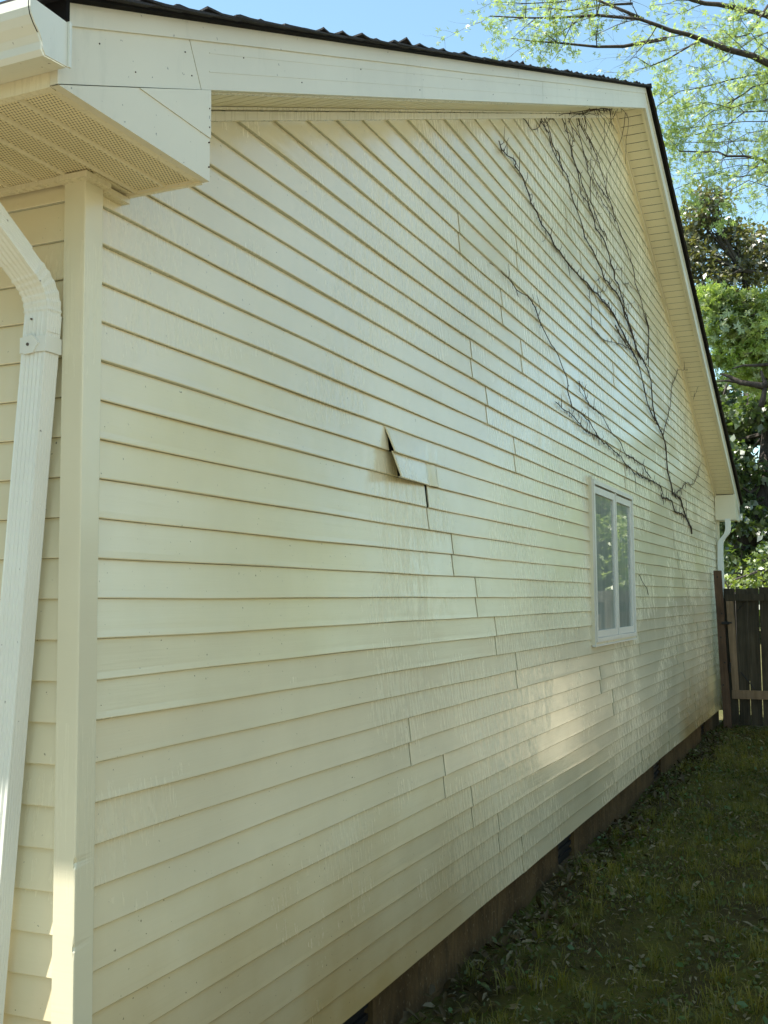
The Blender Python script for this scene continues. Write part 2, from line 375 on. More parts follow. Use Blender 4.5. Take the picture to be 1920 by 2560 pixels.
# taller tufts gathered in clumps
def tufts(nc, per, L, W, mat, name, label, xr=(0.8, 12.5), yr=(-1.9, -0.06)):
    cx = rng.uniform(*xr, nc); cy = rng.uniform(*yr, nc); P = np.repeat(np.column_stack([cx, cy]), per, axis=0); n = len(P)
    P = P + rng.normal(0, 0.022, (n, 2)); z = gh(P[:, 0], P[:, 1]); a = rng.uniform(0, 2*np.pi, n)
    l = rng.uniform(*L, n)*np.repeat(rng.uniform(0.5, 1.2, nc), per); wd = rng.uniform(*W, n); lean = rng.uniform(0.2, 0.9, n)*l
    d = np.stack([np.cos(a), np.sin(a), np.zeros(n)], -1); s_ = np.stack([-np.sin(a), np.cos(a), np.zeros(n)], -1)*wd[:, None]/2
    b0 = np.column_stack([P, z-0.004]); upv = np.array([0, 0, 1.0]); V = []
    R_ = []
    for f, h_, q in ((0, 0, 1), (0.25, 0.5, 0.95), (0.62, 0.82, 0.7), (1.05, 0.86, 0.12)):
        c = b0+upv*(l*h_)[:, None]+d*(lean*f)[:, None]; R_ += [c-s_*q, c+s_*q]
    V = np.stack(R_, 1).reshape(-1, 3); k = np.arange(n)[:, None]*8
    F = np.concatenate([k+np.array([2*i, 2*i+1, 2*i+3, 2*i+2]) for i in range(3)])
    o = np_mesh(name, V, F, mat); o['kind'] = 'stuff'; o['label'] = label; o['category'] = 'grass'
tufts(420, 26, (0.05, 0.13), (0.002, 0.005), M['grass'], 'grass_tufts', 'longer grass tufts standing out of the shaded yard')
flakes(15000, (0.012, 0.036), M['weed'], 'ground_cover', 'low round leaved weeds spreading over the shaded yard', lambda x, y: np.clip(pn(x, y, 1.3, 2)*1.5-0.25, 0.03, 1), 0.55, zoff=(0.005, 0.05), cat='weeds')
flakes(700, (0.025, 0.050), M['weed2'], 'broadleaf_weeds', 'broader leaved weeds among the shaded grass', lambda x, y: np.clip(pn(x, y, 0.8, 3)*1.6-0.4, 0.02, 1)*np.where(y > -0.35, 1.0, 0.6), 0.5, zoff=(0.01, 0.05), cat='weeds')
flakes(11000, (0.008, 0.040), M['litter'], 'leaf_litter', 'dry leaf and twig litter scattered over the shaded yard', lambda x, y: np.clip(pn(x, y, 0.9, 5)*1.2, 0.12, 1)*np.where(y > -0.45, 1.0, 0.6), 0.4, aspect=(0.10, 0.6))
flakes(520, (0.045, 0.09), M['litter'], 'fallen_leaves', 'larger curled dead leaves lying on the shaded yard', lambda x, y: np.where(y > -0.5, 0.9, 0.35)+0*x, 0.35, aspect=(0.3, 0.6))
flakes(1100, (0.025, 0.065), M['wall_litter'], 'wall_base_leaves', 'dark dead leaves heaped against the foundation', lambda x, y: np.exp(-((y+0.12)/0.13)**2), 0.6, zoff=(0.0, 0.07), aspect=(0.35, 0.7))

# ================================================================== HOUSE
E_ = 0.1016
XL, XR = -0.04, 13.5            # gable wall ends
RX, RZ, SLP = 6.882, 4.17, 0.4225   # apex and slope of the rake's lower edge
OV = 0.27                       # rake overhang
def rz(x): return RZ - SLP*abs(x-RX)
YB = 9.0
house = thing('house', 'cream vinyl sided gable end of a house with white rake trim and dark shingle roof', 'house', (6.7, 4.0, GZ))

# core walls behind the siding
b = MB()
poly = [(XL+0.02, GZ+0.25), (XR-0.02, GZ+0.25), (XR-0.02, 1.30), (RX, 4.12), (XL+0.02, 1.20)]
b.prism(poly, 1, 0.03, YB-0.03)
b.build('wall', M['dark'], house)
b = MB()
vents = [(4.67, 5.10), (8.21, 8.62), (1.45, 1.80), (11.6, 12.0)]
xs = sorted([XL+0.03]+[q for v in vents for q in v]+[XR-0.03])
for i in range(0, len(xs), 2): b.box(xs[i], xs[i+1], 0.05, 0.25, GZ-0.25, -1.50)
for v0, v1 in vents:
    b.box(v0, v1, 0.05, 0.25, GZ-0.25, GZ+0.03)
b.box(XL+0.03, XL+0.23, 0.26, YB-0.05, GZ-0.25, -1.50); b.box(XR-0.23, XR-0.03, 0.26, YB-0.05, GZ-0.25, -1.50)
b.build('foundation', M['found'], house)
for v0, v1 in vents:
    b = MB(); b.box(v0+0.002, v1-0.002, 0.085, 0.11, GZ+0.032, -1.502)
    for k in range(4): b.box(v0+0.002, v1-0.002, 0.070, 0.084, GZ+0.06+k*0.05, GZ+0.085+k*0.05)
    b.build('foundation_vent', M['hinge'], house)

# ---- gable siding: double courses, staggered lap seams, one sprung panel
SEAMS = {-15: [3.73, 7.40, 8.89], -13: [3.31, 10.83], -11: [2.89, 10.4], -9: [2.51, 6.25, 10.02], -7: [2.10, 5.82, 9.55], -5: [3.68, 7.41, 11.19],
         -3: [3.31, 10.85], -1: [3.00, 10.46], 1: [2.66, 10.12], 3: [2.34, 9.81], 5: [1.87, 9.55], 7: [3.72], 9: [3.22, 6.97, 11.9], 11: [2.98, 10.28],
         13: [3.90], 15: [3.52], 17: [2.82, 6.59], 19: [3.84, 10.74], 21: [7.6], 23: [5.5, 9.32], 25: [5.08, 8.89], 27: [7.2]}
WX0, WX1, WZ0, WZ1 = 5.565, 7.115, -0.345, 0.872
b = MB()
DEP = 0.0112
rs = np.random.default_rng(3)
wob = {}
def butt(x, k):   # slight waviness of each butt edge
    ph = wob.setdefault(k, rs.uniform(0, 6.28, 3))
    return 0.0014*math.sin(x*2.3+ph[0]) + 0.0009*math.sin(x*6.1+ph[1]), 0.0016*math.sin(x*3.1+ph[2])
def course(k, xa, xb, seam_l, seam_r, row):
    z0, z1 = k*E_, (k+1)*E_
    xs = list(np.arange(xa, xb, 0.12)) + [xb]
    if seam_l: xs = sorted(set(xs+[xa+q for q in (0.01, 0.03, 0.06, 0.1, 0.16, 0.24, 0.34, 0.44, 0.52, 0.56, 0.6, 0.64) if xa+q < xb]))
    flap = (row == 5 and seam_l and xa < 2)
    prof = [(0.0, DEP*1.05, 0), (0.0, 0.0028, 1), (0.0010, 0.0010, 1), (0.0032, 0.0, 1), (0.020, DEP*0.22, 1), (0.060, DEP*0.62, 1), (0.101, DEP*0.99, 1)]
    base = len(b.v)
    for x in xs:
        wz, wy = butt(x, k)
        lift = 0.0035*math.exp(-(x-xa)/0.10) if seam_l else 0
        for dz, dy, q in prof:
            zz = z0+dz + wz*(1 - dz/0.1016)*q; yy = dy + wy*q*(1-dz/0.11)
            h = (dz/0.1016)
            yy -= lift*(1 if q else 0)
            if flap:
                a = max(0.0, 1-(x-xa)/0.60); a = a**1.15
                tt = ((7*E_) - zz)/(2*E_)
                yy -= 0.048*a*max(tt, 0)**0.9
                zz -= 0.012*a*max(tt, 0)
                yy -= 0.016*max(0, 1-(x-xa)/0.05)**2*max(tt, 0)
                if abs(x-(xa+0.56)) < 0.05: yy -= 0.009*tt*(1-abs(x-xa-0.56)/0.05)
                if abs(x-(xa+0.48)) < 0.04: yy += 0.006*tt*(1-abs(x-xa-0.48)/0.04)
            b.v.append((x, yy, zz))
    n = len(prof)
    for i in range(len(xs)-1):
        for j in range(n-1):
            a0 = base+i*n+j
            b.f.append((a0, a0+1, a0+n+1, a0+n))
    # thickness return at the exposed end
    if seam_l:
        st = base; b2 = len(b.v)
        for j in range(n): x, y, z = b.v[st+j]; b.v.append((x+0.002, y+0.006, z))
        for j in range(n-1): b.f.append((st+j, b2+j, b2+j+1, st+j+1))
for k in range(-15, 42):
    row = k if k % 2 else k-1
    z0 = k*E_
    x0 = 0.005; x1 = XR
    if z0 > 1.20: x0 = RX-(RZ-z0)/SLP-0.12; x1 = RX+(RZ-z0)/SLP+0.12
    else: x1 = XR
    if x0 >= x1: continue
    if z0 > RZ-0.04: continue
    cuts = [x0]+[s for s in SEAMS.get(row, []) if x0+0.1 < s < x1-0.1]+[x1]
    for i in range(len(cuts)-1):
        xa, xb = cuts[i], cuts[i+1]
        sl_, sr_ = i > 0, i < len(cuts)-2
        if sr_: xb -= 0.0026
        if sr_ and row == 3 and k == 4 and cuts[i+1] == 2.34: xb -= 0.020
        if sr_ and row == 5 and cuts[i+1] == 1.87: xb += 0.026 if k == 6 else 0.12
        if -3 <= k <= 7 and xa < WX1 and xb > WX0:
            if xa < WX0-0.02: course(k, xa, WX0+0.012, sl_, False, row)
            if xb > WX1+0.02: course(k, WX1-0.01, xb, False, sr_, row)
        else: course(k, xa, xb, sl_, sr_, row)
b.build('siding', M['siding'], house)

# ---- front wall siding (x = -0.04 plane, facing -x)
b = MB()
for k in range(-15, 11):
    z0 = k*E_; ys = [0.045]+list(np.arange(0.3, 6.0, 0.4))+[6.0]
    base = len(b.v); prof = [(0.0, DEP*1.05), (0.0, 0.001), (0.0018, 0.0), (0.045, DEP*0.46), (0.101, DEP*0.99)]
    for y in ys:
        for dz, dx_ in prof: b.v.append((XL+dx_+0.0008*math.sin(y*5+k), y, z0+dz))
    n = len(prof)
    for i in range(len(ys)-1):
        for j in range(n-1):
            a0 = base+i*n+j; b.f.append((a0, a0+n, a0+n+1, a0+1))
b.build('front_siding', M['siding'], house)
b = MB(); b.box(XL+0.016, XL+0.02, 0.04, 6, GZ, 1.1); b.build('front_sheathing', M['dark'], house)

# ---- corner post, with a few dents in its edge
b = MB()
zs = sorted(set(list(np.arange(-1.55, 1.066, 0.06))+[1.066]+[-0.632+q for q in (-0.03, -0.015, -0.006, 0, 0.006, 0.015, 0.03)]+[-0.829+q for q in (-0.03, -0.012, 0, 0.012, 0.03)]))
base = 0
for z in zs:
    d = 0.006*math.exp(-((z+0.632)/0.008)**2)+0.004*math.exp(-((z+0.829)/0.01)**2)
    w_ = 0.0007*math.sin(z*7)
    L = [(-0.038, 0.0557), (-0.052, 0.0557), (-0.055, 0.053), (-0.055, -0.006), (-0.0545+d, -0.0105+d), (-0.0525+d, -0.012+d*0.4), (0.0145, -0.012+w_), (0.0175, -0.010), (0.0175, 0.010)]
    for x, y in L: b.v.append((x, y, z))
n = 9
for i in range(len(zs)-1):
    for j in range(n-1):
        a0 = i*n+j; b.f.append((a0, a0+n, a0+n+1, a0+1))
b.build('corner_post', M['post'], house)
b = MB(); b.box(XR-0.05, XR+0.015, -0.014, 0.06, -1.55, 1.2); b.build('corner_post', M['post'], house)
b = MB(); b.prism([(XL, GZ+0.2), (YB, GZ+0.2), (YB, 1.2), (XL, 1.2)], 0, XR-0.018, XR-0.008); b.build('rear_siding', M['siding'], house)

# ---- rake fascia (two slopes), lower board and proud upper band
FH = 0.132; UH = 0.048
def rake_piece(b, xa, xb, zlo, zhi, y0, y1, wav=0.0, nseg=14):
    for i in range(nseg):
        a = xa+(xb-xa)*i/nseg; c = xa+(xb-xa)*(i+1)/nseg
        wa = wav*math.sin(a*1.9)+wav*0.6*math.sin(a*4.7+1); wc = wav*math.sin(c*1.9)+wav*0.6*math.sin(c*4.7+1)
        b.hexa([(a, y0, rz(a)+zlo+wa), (c, y0, rz(c)+zlo+wc), (c, y1, rz(c)+zlo+wc), (a, y1, rz(a)+zlo+wa),
                (a, y0, rz(a)+zhi), (c, y0, rz(c)+zhi), (c, y1, rz(c)+zhi), (a, y1, rz(a)+zhi)])
def clean_rake(name, mat, segs, zlo, zhi, y0, y1, wav=0):
    b = MB()
    for xa, xb in segs: rake_piece(b, xa, xb, zlo, zhi, y0, y1, wav, max(2, int(abs(xb-xa)/0.35)))
    return b.build(name, mat, house)
EL_, ER_ = -0.462, 14.0
f1 = clean_rake('rake_fascia', M['fascia'], [(0.0455, 3.468), (3.471, RX)], 0.0, FH, -OV, -OV+0.022)
clean_rake('rake_fascia', M['fascia'], [(RX, 10.3), (10.303, ER_)], 0.0, FH, -OV, -OV+0.022)
clean_rake('rake_trim_band', M['fascia'], [(EL_, 2.961), (2.964, 6.447), (6.45, RX)], FH-0.004, FH+UH, -OV-0.006, -OV+0.02, 0.0012)
clean_rake('rake_trim_band', M['fascia'], [(RX, 8.9), (8.903, ER_)], FH-0.004, FH+UH, -OV-0.006, -OV+0.02, 0.0012)
# first piece ends in a raked cut
b = MB()
b.hexa([(EL_, -OV, rz(EL_)), (0.072, -OV, rz(0.072)), (0.072, -OV+0.02, rz(0.072)), (EL_, -OV+0.02, rz(EL_)),
        (EL_, -OV, rz(EL_)+FH), (0.016, -OV, rz(0.016)+FH), (0.016, -OV+0.02, rz(0.016)+FH), (EL_, -OV+0.02, rz(EL_)+FH)])
b.build('rake_fascia', M['fascia'], house)
b = MB()
b.hexa([(0.0755, -OV, rz(0.0755)), (0.10, -OV, rz(0.10)), (0.10, -OV+0.02, rz(0.10)), (0.0755, -OV+0.02, rz(0.0755)),
        (0.0195, -OV, rz(0.0195)+FH), (0.10, -OV, rz(0.10)+FH), (0.10, -OV+0.02, rz(0.10)+FH), (0.0195, -OV+0.02, rz(0.0195)+FH)])
f1b = b.build('rake_fascia', M['fascia'], house)
# shallow pressed ribs along the lower boards
for f in (0.36, 0.74):
    clean_rake('fascia_rib', M['fascia'], [(0.11, 3.466), (3.473, RX)], FH*f, FH*f+0.003, -OV-0.0011, -OV+0.005)
# f1 starts after the cut piece
for v in f1.data.vertices:
    if abs(v.co.x+house.location.x-0.0455) < 1e-4: v.co.x += 0.0545; v.co.z += SLP*0.0545
# nails
for i, x in enumerate([-0.33, -0.2, 0.0, 0.03, 0.28, 0.62, 1.05, 1.6, 2.1, 2.55, 3.0, 3.55, 4.1, 4.6, 5.2, 5.8]):
    z = rz(x)+(0.035 if i % 2 else 0.095); b = MB(); b.tube([(x, -OV-0.0018, z), (x, -OV+0.003, z)], 0.0019, 6); b.build('nail', M['screw'], house)

# ---- eave return boxes: triangular face closing the rake above the soffit
ZS = 1.070
def return_box(x0, x1, name_, near):
    b = MB()
    if near: b.prism([(x0, ZS-0.006), (x1, ZS-0.006), (x1, rz(x1)-0.003)], 1, -OV-0.003, -OV+0.018); b.box(x1-0.012, x1, -OV+0.019, -0.002, ZS-0.004, rz(x1)-0.006)
    else:
        b.prism([(x0, ZS-0.006), (x1, ZS-0.006), (x0, rz(x0)-0.003)], 1, -OV-0.003, -OV+0.018); b.box(x0, x0+0.012, -OV+0.019, -0.002, ZS-0.004, rz(x0)-0.012)
    return b.build('eave_return', M['fascia'] if near else M['trim'], house)
return_box(EL_, 0.110, 'near', True)
return_box(13.38, 13.96, 'far', False)
b = MB()   # lapped upper leaf of the near return face
b.hexa([(-0.189, -OV-0.0055, rz(-0.189)-0.004), (0.1115, -OV-0.0055, 1.178), (0.1115, -OV-0.0035, 1.178), (-0.189, -OV-0.0035, rz(-0.189)-0.004),
        (-0.188, -OV-0.0055, rz(-0.188)-0.0035), (0.1115, -OV-0.0055, rz(0.1115)-0.002), (0.1115, -OV-0.0035, rz(0.1115)-0.002), (-0.188, -OV-0.0035, rz(-0.188)-0.0035)])
b.build('eave_return_patch', M['fascia'], house)
for z in (1.10, 1.165, 1.205, 1.255): b = MB(); b.tube([(0.104, -OV-0.0070, z), (0.104, -OV, z)], 0.0020, 6); b.build('nail', M['screw'], house)

# ---- rake soffit: grooved panels running out from the wall
def rake_soffit(xa, xb, step=0.0935):
    b = MB(); n = int(abs(xb-xa)/step)+1
    sgn = 1 if xb > xa else -1
    for i in range(n):
        a = xa+sgn*i*step; c = a+sgn*(step-0.0085)
        if (c-xb)*sgn > 0: c = xb
        za, zc = rz(a)+0.008, rz(c)+0.008
        b.hexa([(a, -OV+0.024, za), (c, -OV+0.024, zc), (c, 0.02, zc), (a, 0.02, za), (a, -OV+0.024, za+0.003), (c, -OV+0.024, zc+0.003), (c, 0.02, zc+0.003), (a, 0.02, za+0.003)])
    b.build('rake_soffit', M['soffit'], house)
    return
rake_soffit(0.10, RX-0.003); rake_soffit(13.40, RX+0.003)
b = MB()
b.hexa([(0.10, -OV+0.024, rz(0.10)+0.024), (RX, -OV+0.024, RZ+0.024), (RX, 0.02, RZ+0.024), (0.10, 0.02, rz(0.10)+0.024)]+
       [(0.10, -OV+0.024, rz(0.10)+0.03), (RX, -OV+0.024, RZ+0.03), (RX, 0.02, RZ+0.03), (0.10, 0.02, rz(0.10)+0.03)])
b.hexa([(RX, -OV+0.024, RZ+0.024), (13.4, -OV+0.024, rz(13.4)+0.024), (13.4, 0.02, rz(13.4)+0.024), (RX, 0.02, RZ+0.024)]+
       [(RX, -OV+0.024, RZ+0.03), (13.4, -OV+0.024, rz(13.4)+0.03), (13.4, 0.02, rz(13.4)+0.03), (RX, 0.02, RZ+0.03)])
b.build('soffit_backing', M['dark'], house)
# wall-side channel and outer channel
for nm, y0, y1, zl, zh in (('soffit_channel', -0.018, 0.012, -0.036, -0.006), ('soffit_channel', -0.030, -0.0185, -0.003, 0.006), ('soffit_channel', -OV+0.0235, -OV+0.045, -0.002, 0.0065)):
    clean_rake(nm, M['trim'], [(0.125, RX)], zl, zh, y0, y1)
    clean_rake(nm, M['trim'], [(RX, 13.375)], zl, zh, y0, y1)

# ---- front eave soffit: perforated strips running to the wall
b = MB(); p = MB()
y = -OV+0.02; w1, w2 = 0.078, 0.014
strips = []
yy = -OV+0.040
b.box(-0.44, 0.098, -OV+0.018, yy, ZS-0.004, ZS+0.004)
while yy < 3.2:
    xe = 0.100 if yy < -0.02 else -0.045
    xe2 = 0.100 if yy+w1 < 0.0 else -0.045
    if yy < 0 and yy+w1 > 0:
        p.box(-0.44, 0.100, yy, -0.002, ZS, ZS+0.004); p.box(-0.44, -0.045, -0.0019, yy+w1, ZS, ZS+0.004)
    else: p.box(-0.44, xe, yy, yy+w1, ZS, ZS+0.004)
    yr_ = yy+w1
    x_end = 0.100 if yr_+w2 < 0 else -0.045
    b.prism([(yr_, ZS+0.002), (yr_+0.004, ZS-0.006), (yr_+w2-0.004, ZS-0.006), (yr_+w2, ZS+0.002)], 0, -0.44, x_end)
    yy += w1+w2
p.build('soffit_vent_panel', M['perf'], house); b.build('soffit_rib', M['trim'], house)
b = MB(); b.box(-0.445, 0.10, -OV+0.02, -0.003, ZS+0.008, ZS+0.014); b.box(-0.445, -0.045, -0.002, 5, ZS+0.008, ZS+0.014); b.build('soffit_backing', M['dark'], house)
b = MB()   # channels at the wall, round the post, and along the box
b.box(0.0985, 0.112, -OV+0.018, 0.0, ZS-0.010, ZS+0.006)
b.box(0.0185, 0.112, -0.024, 0.006, ZS-0.0255, ZS-0.0105)
b.box(-0.070, -0.0455, -0.030, 5.0, ZS-0.014, ZS-0.001)
b.box(-0.0555, 0.0185, -0.030, -0.013, ZS-0.016, ZS-0.001)
b.box(-0.05, 0.098, -0.040, -0.0035, ZS-0.0035, ZS-0.0012); b.box(-0.078, 0.0195, -0.034, 0.0605, ZS-0.0185, ZS-0.0036)
b.build('wall_channel', M['trim'], house)
b = MB(); b.box(-0.462, -0.442, -OV+0.021, 6, ZS-0.006, 1.16); b.build('eave_fascia', M['trim'], house)

# ---- gutter with end cap
prof = [(-0.4625, 1.19), (-0.4625, 1.096), (-0.53, 1.090), (-0.538, 1.100), (-0.540, 1.115), (-0.548, 1.128), (-0.562, 1.142), (-0.572, 1.156), (-0.576, 1.170), (-0.576, 1.190), (-0.566, 1.192)]
def gutter(sgn, x_c, name_):
    b = MB(); P = [(x_c+sgn*(x-EL_), z) for x, z in prof]
    ys = [-OV-0.022, 1.2, 2.6, 5.0]
    base = len(b.v)
    for yv in ys:
        for x, z in P: b.v.append((x, yv, z))
        for x, z in P[::-1]: b.v.append((x-sgn*(-0.0) + (0.002 if x > x_c-0.06 else -0.0), yv, z+0.002))
    n = len(P)
    for i in range(len(ys)-1):
        for j in range(n-1):
            a0 = base+i*2*n+j; b.f.append((a0, a0+1, a0+2*n+1, a0+2*n))
    g_ = b.build('gutter', M['gutter'], house)
    c = MB(); c.prism([(x_c+sgn*(x-EL_), z) for x, z in prof[:-1]], 1, -OV-0.028, -OV-0.0245)
    c.box(min(x_c+sgn*0.003, x_c-sgn*0.004), max(x_c+sgn*0.003, x_c-sgn*0.004), -OV-0.034, -OV-0.0285, 1.094, 1.192)
    e = c.build('end_cap', M['gutter'], g_)
    return g_
gutter(1, EL_-0.001, 'near')
gutter(-1, 14.01, 'far')

# ---- roof: stepped shingle courses with lifted, curled rake ends
def roof_side(sgn):
    b = MB(); e = MB()
    L = (RX-EL_+0.045)/1.0 if sgn < 0 else (ER_-RX+0.045)
    n = int(L/0.132)
    ztop = FH+UH+0.004
    rr_ = np.random.default_rng(11 if sgn < 0 else 12)
    for i in range(n+1):
        d0 = L-i*0.132; d1 = max(d0-0.30, 0.0)      # distance from ridge along x (down-slope first)
        xa, xb = RX+sgn*d0, RX+sgn*d1
        ys = [-OV-0.050, -OV-0.035, -OV-0.01, -OV+0.05, -OV+0.15, 1.0, 3.0, YB]
        curl = rr_.uniform(0.0, 1.1)+(0.9 if rr_.uniform() < 0.2 else 0)
        q_ = rr_.uniform(0.6, 2.0); d0 = d0+rr_.uniform(-0.018, 0.018)
        lift = [0.0115*curl, 0.008*curl, 0.004*curl, 0.002, 0, 0, 0, 0]
        base = len(b.v); jag = rr_.uniform(-0.006, 0.006)
        for y_, lf in zip(ys, lift):
            if y_ == ys[0]: y_ = y_+jag
            dm, dn = d0-0.020*q_, d0-0.050*q_
            xm, xn_ = RX+sgn*max(dm, 0), RX+sgn*max(dn, 0)
            zl = RZ+ztop-SLP*d0+0.0085+lf; zm = RZ+ztop-SLP*dm+0.0085+lf*0.62; zn = RZ+ztop-SLP*dn+0.0075+lf*0.1; zu = RZ+ztop-SLP*d1+0.001
            b.v += [(xa, y_, zl), (xm, y_, zm), (xn_, y_, zn), (xb, y_, zu), (xa, y_, zl-0.006), (xn_, y_, zn-0.006), (xb, y_, zu-0.004)]
        for j in range(len(ys)-1):
            a0 = base+7*j
            b.f += [(a0, a0+1, a0+8, a0+7), (a0+1, a0+2, a0+9, a0+8), (a0+2, a0+3, a0+10, a0+9), (a0, a0+7, a0+11, a0+4), (a0+4, a0+11, a0+12, a0+5), (a0+5, a0+12, a0+13, a0+6)]
        b.f.append((base, base+4, base+5, base+2, base+1)); b.f.append((base+2, base+5, base+6, base+3))
    o = b.build('roof', M['shingle'], house)
    xa, xb = (EL_-0.05, RX) if sgn < 0 else (RX, ER_+0.05)
    e.hexa([(xa, -OV-0.036, rz(xa)+ztop-0.007), (xb, -OV-0.036, rz(xb)+ztop-0.007), (xb, YB, rz(xb)+ztop-0.007), (xa, YB, rz(xa)+ztop-0.007),
            (xa, -OV-0.036, rz(xa)+ztop+0.001), (xb, -OV-0.036, rz(xb)+ztop+0.001), (xb, YB, rz(xb)+ztop+0.001), (xa, YB, rz(xa)+ztop+0.001)])
    e.build('drip_edge', M['navy'], o)
roof_side(-1); roof_side(1)
b = MB(); b.box(EL_-0.012, EL_-0.001, -OV-0.030, 6, 1.195, 1.255); b.build('eave_flashing', M['navy'], house)

# ---- window
wn = MB(); Y0 = -0.034
def ring(b, x0, x1, z0, z1, t_, y0, y1, tb=None):
    tb = tb or t_
    b.box(x0, x0+t_, y0, y1, z0, z1); b.box(x1-t_, x1, y0, y1, z0, z1)
    b.box(x0+t_, x1-t_, y0, y1, z0, z0+tb); b.box(x0+t_, x1-t_, y0, y1, z1-t_, z1)
ring(wn, 5.585, 7.100, -0.325, 0.858, 0.030, Y0, 0.05)
window = wn.build('window', M['white'], house)
b = MB(); ring(b, 5.566, 7.114, -0.345, 0.874, 0.0185, -0.020, 0.03); b.build('window_trim', M['trim'], window)
b = MB(); b.box(5.5665, 5.574, -0.026, 0.0, -0.36, 0.885); b.box(5.56, 7.118, -0.030, 0.0, -0.357, -0.3455); b.build('window_sill', M['white'], window)
for x0, x1, yo in ((5.617, 6.375, -0.024), (6.405, 7.068, -0.020)):
    b = MB(); ring(b, x0, x1, -0.293, 0.816, 0.052, yo, 0.02, 0.05); b.build('sash', M['white'], window)
    b = MB(); b.box(x0+0.0525, x1-0.0525, yo+0.012, yo+0.016, -0.2425, 0.7635); b.build('pane', M['glass'], window)
b = MB(); b.box(6.3755, 6.4045, -0.030, 0.03, -0.2945, 0.8275); b.build('mullion', M['white'], window)
b = MB(); b.box(5.616, 7.069, -0.004, 0.01, 0.817, 0.8275); b.build('head_gap', M['dark'], window)
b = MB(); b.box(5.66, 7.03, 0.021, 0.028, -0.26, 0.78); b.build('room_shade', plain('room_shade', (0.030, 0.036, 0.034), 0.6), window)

# ---- near downspout: ribbed rectangular pipe, crimped elbow, strap
def rect_loop(c, ax_u, ax_v, hw, hd, ribs=0.0030):
    pts = []
    nr = 5
    for side in range(4):
        W, D = (hw, hd) if side in (0, 2) else (hd, hw)
        for i in range(nr*2+2):
            tt = -1+2*i/(nr*2+2)
            rb = ribs if (i % 2 == 0 and 0 < i < nr*2+1) else 0
            if i == 0: rb = -0.003
            s_ = tt*W; d_ = D-abs(rb) if rb > 0 else D+rb*0.4
            if side == 0: q = (s_, d_)
            elif side == 1: q = (d_, -s_)
            elif side == 2: q = (-s_, -d_)
            else: q = (-d_, s_)
            pts.append(c+ax_u*q[0]+ax_v*q[1])
    return pts
def spout(b, path, U, Vv, hw, hd, ribs=0.0030):
    base = None; n = None
    for c, u_, v_, sc in path:
        L = rect_loop(np.array(c, float), np.array(u_, float), np.array(v_, float), hw*sc, hd*sc, ribs)
        n = len(L); st = len(b.v); b.v += [tuple(q) for q in L]
        if base is not None:
            for j in range(n): b.f.append((base+j, base+(j+1) % n, st+(j+1) % n, st+j))
        base = st
LEAN = 0.083
def dsc(z): return (-0.088, 0.083+(0.605-z)*LEAN+0.012, z)
un = np.array([0.0, -1.0, 0]); vn = np.array([-1.0, 0, 0])
b = MB(); spout(b, [(dsc(z), un, vn, 1.0) for z in (0.706, 0.3, 0.0, -0.5, -1.0, -1.62)], un, vn, 0.038, 0.0255)
ds = b.build('downspout', M['spout'], house)
# elbow: sweep from vertical to the sloping leg
b = MB(); path = []
A0 = np.array(dsc(0.690)); A0[2] = 0.690
dirL = np.array([-0.090, 0.012, 0.075]); dirL /= np.linalg.norm(dirL)
N = 26; c = A0.copy(); path.append((c.copy()+np.array([0, 0, -0.03]), un, vn, 0.965))
d_prev = np.array([0, 0, 1.0])
for i in range(N+1):
    tt = i/N; tt2 = tt*tt*(3-2*tt)
    d = np.array([0, 0, 1.0])*(1-tt2)+dirL*tt2; d /= np.linalg.norm(d)
    c = c + d*0.0052
    v_ = np.cross(np.cross(d, vn), d); v_ /= np.linalg.norm(v_); u_ = np.cross(v_, d); u_ = u_ if u_[1] < 0 else -u_
    sc = 0.985+(0.045 if i % 4 == 0 else (0.03 if i % 4 == 3 else 0.0)) if 3 < i < N-1 else 0.97
    path.append((c.copy(), u_, v_, sc))
for i in range(2):
    c = c+dirL*0.024; path.append((c.copy(), u_, v_, 0.975))
endc = c.copy()
spout(b, path, un, vn, 0.038, 0.0255, 0.0016)
b.build('elbow', M['spout'], ds)
b = MB(); spout(b, [(endc-dirL*0.012, u_, v_, 1.03), (endc+dirL*0.30, u_, v_, 1.03)], un, vn, 0.038, 0.0255, 0.0022); b.build('elbow_leg', M['spout'], ds)
# strap with a pointed lapped end and a screw
zc = 0.629; C0 = np.array(dsc(zc))
b = MB()
for (xa, xb_, ya, yb_) in ((C0[0]-0.0290, C0[0]-0.0268, C0[1]-0.0405, C0[1]+0.0405), (C0[0]-0.0268, C0[0]+0.03, C0[1]-0.0405, C0[1]-0.0388), (C0[0]-0.0268, C0[0]+0.03, C0[1]+0.0388, C0[1]+0.0405)):
    b.box(xa, xb_, ya, yb_, zc-0.020, zc+0.020)
b.build('strap', M['spout'], ds)
b = MB(); yb0 = C0[1]
b.prism([(yb0+0.026, zc-0.024), (yb0-0.004, zc-0.022), (yb0-0.020, zc+0.002), (yb0-0.002, zc+0.023), (yb0+0.026, zc+0.021)], 0, C0[0]-0.0325, C0[0]-0.0292)
b.build('strap_tab', M['spout'], ds)
b = MB(); b.tube([(C0[0]-0.0345, yb0+0.012, zc), (C0[0]-0.03, yb0+0.012, zc)], 0.0042, 8); b.build('screw', M['screw'], ds); b = MB()
q = endc-dirL*0.02
b.tube([(C0[0]-0.0285, C0[1]+0.008, 0.694), (C0[0]-0.024, C0[1]+0.008, 0.694)], 0.0022, 8)
b.build('screw', M['screw'], ds)

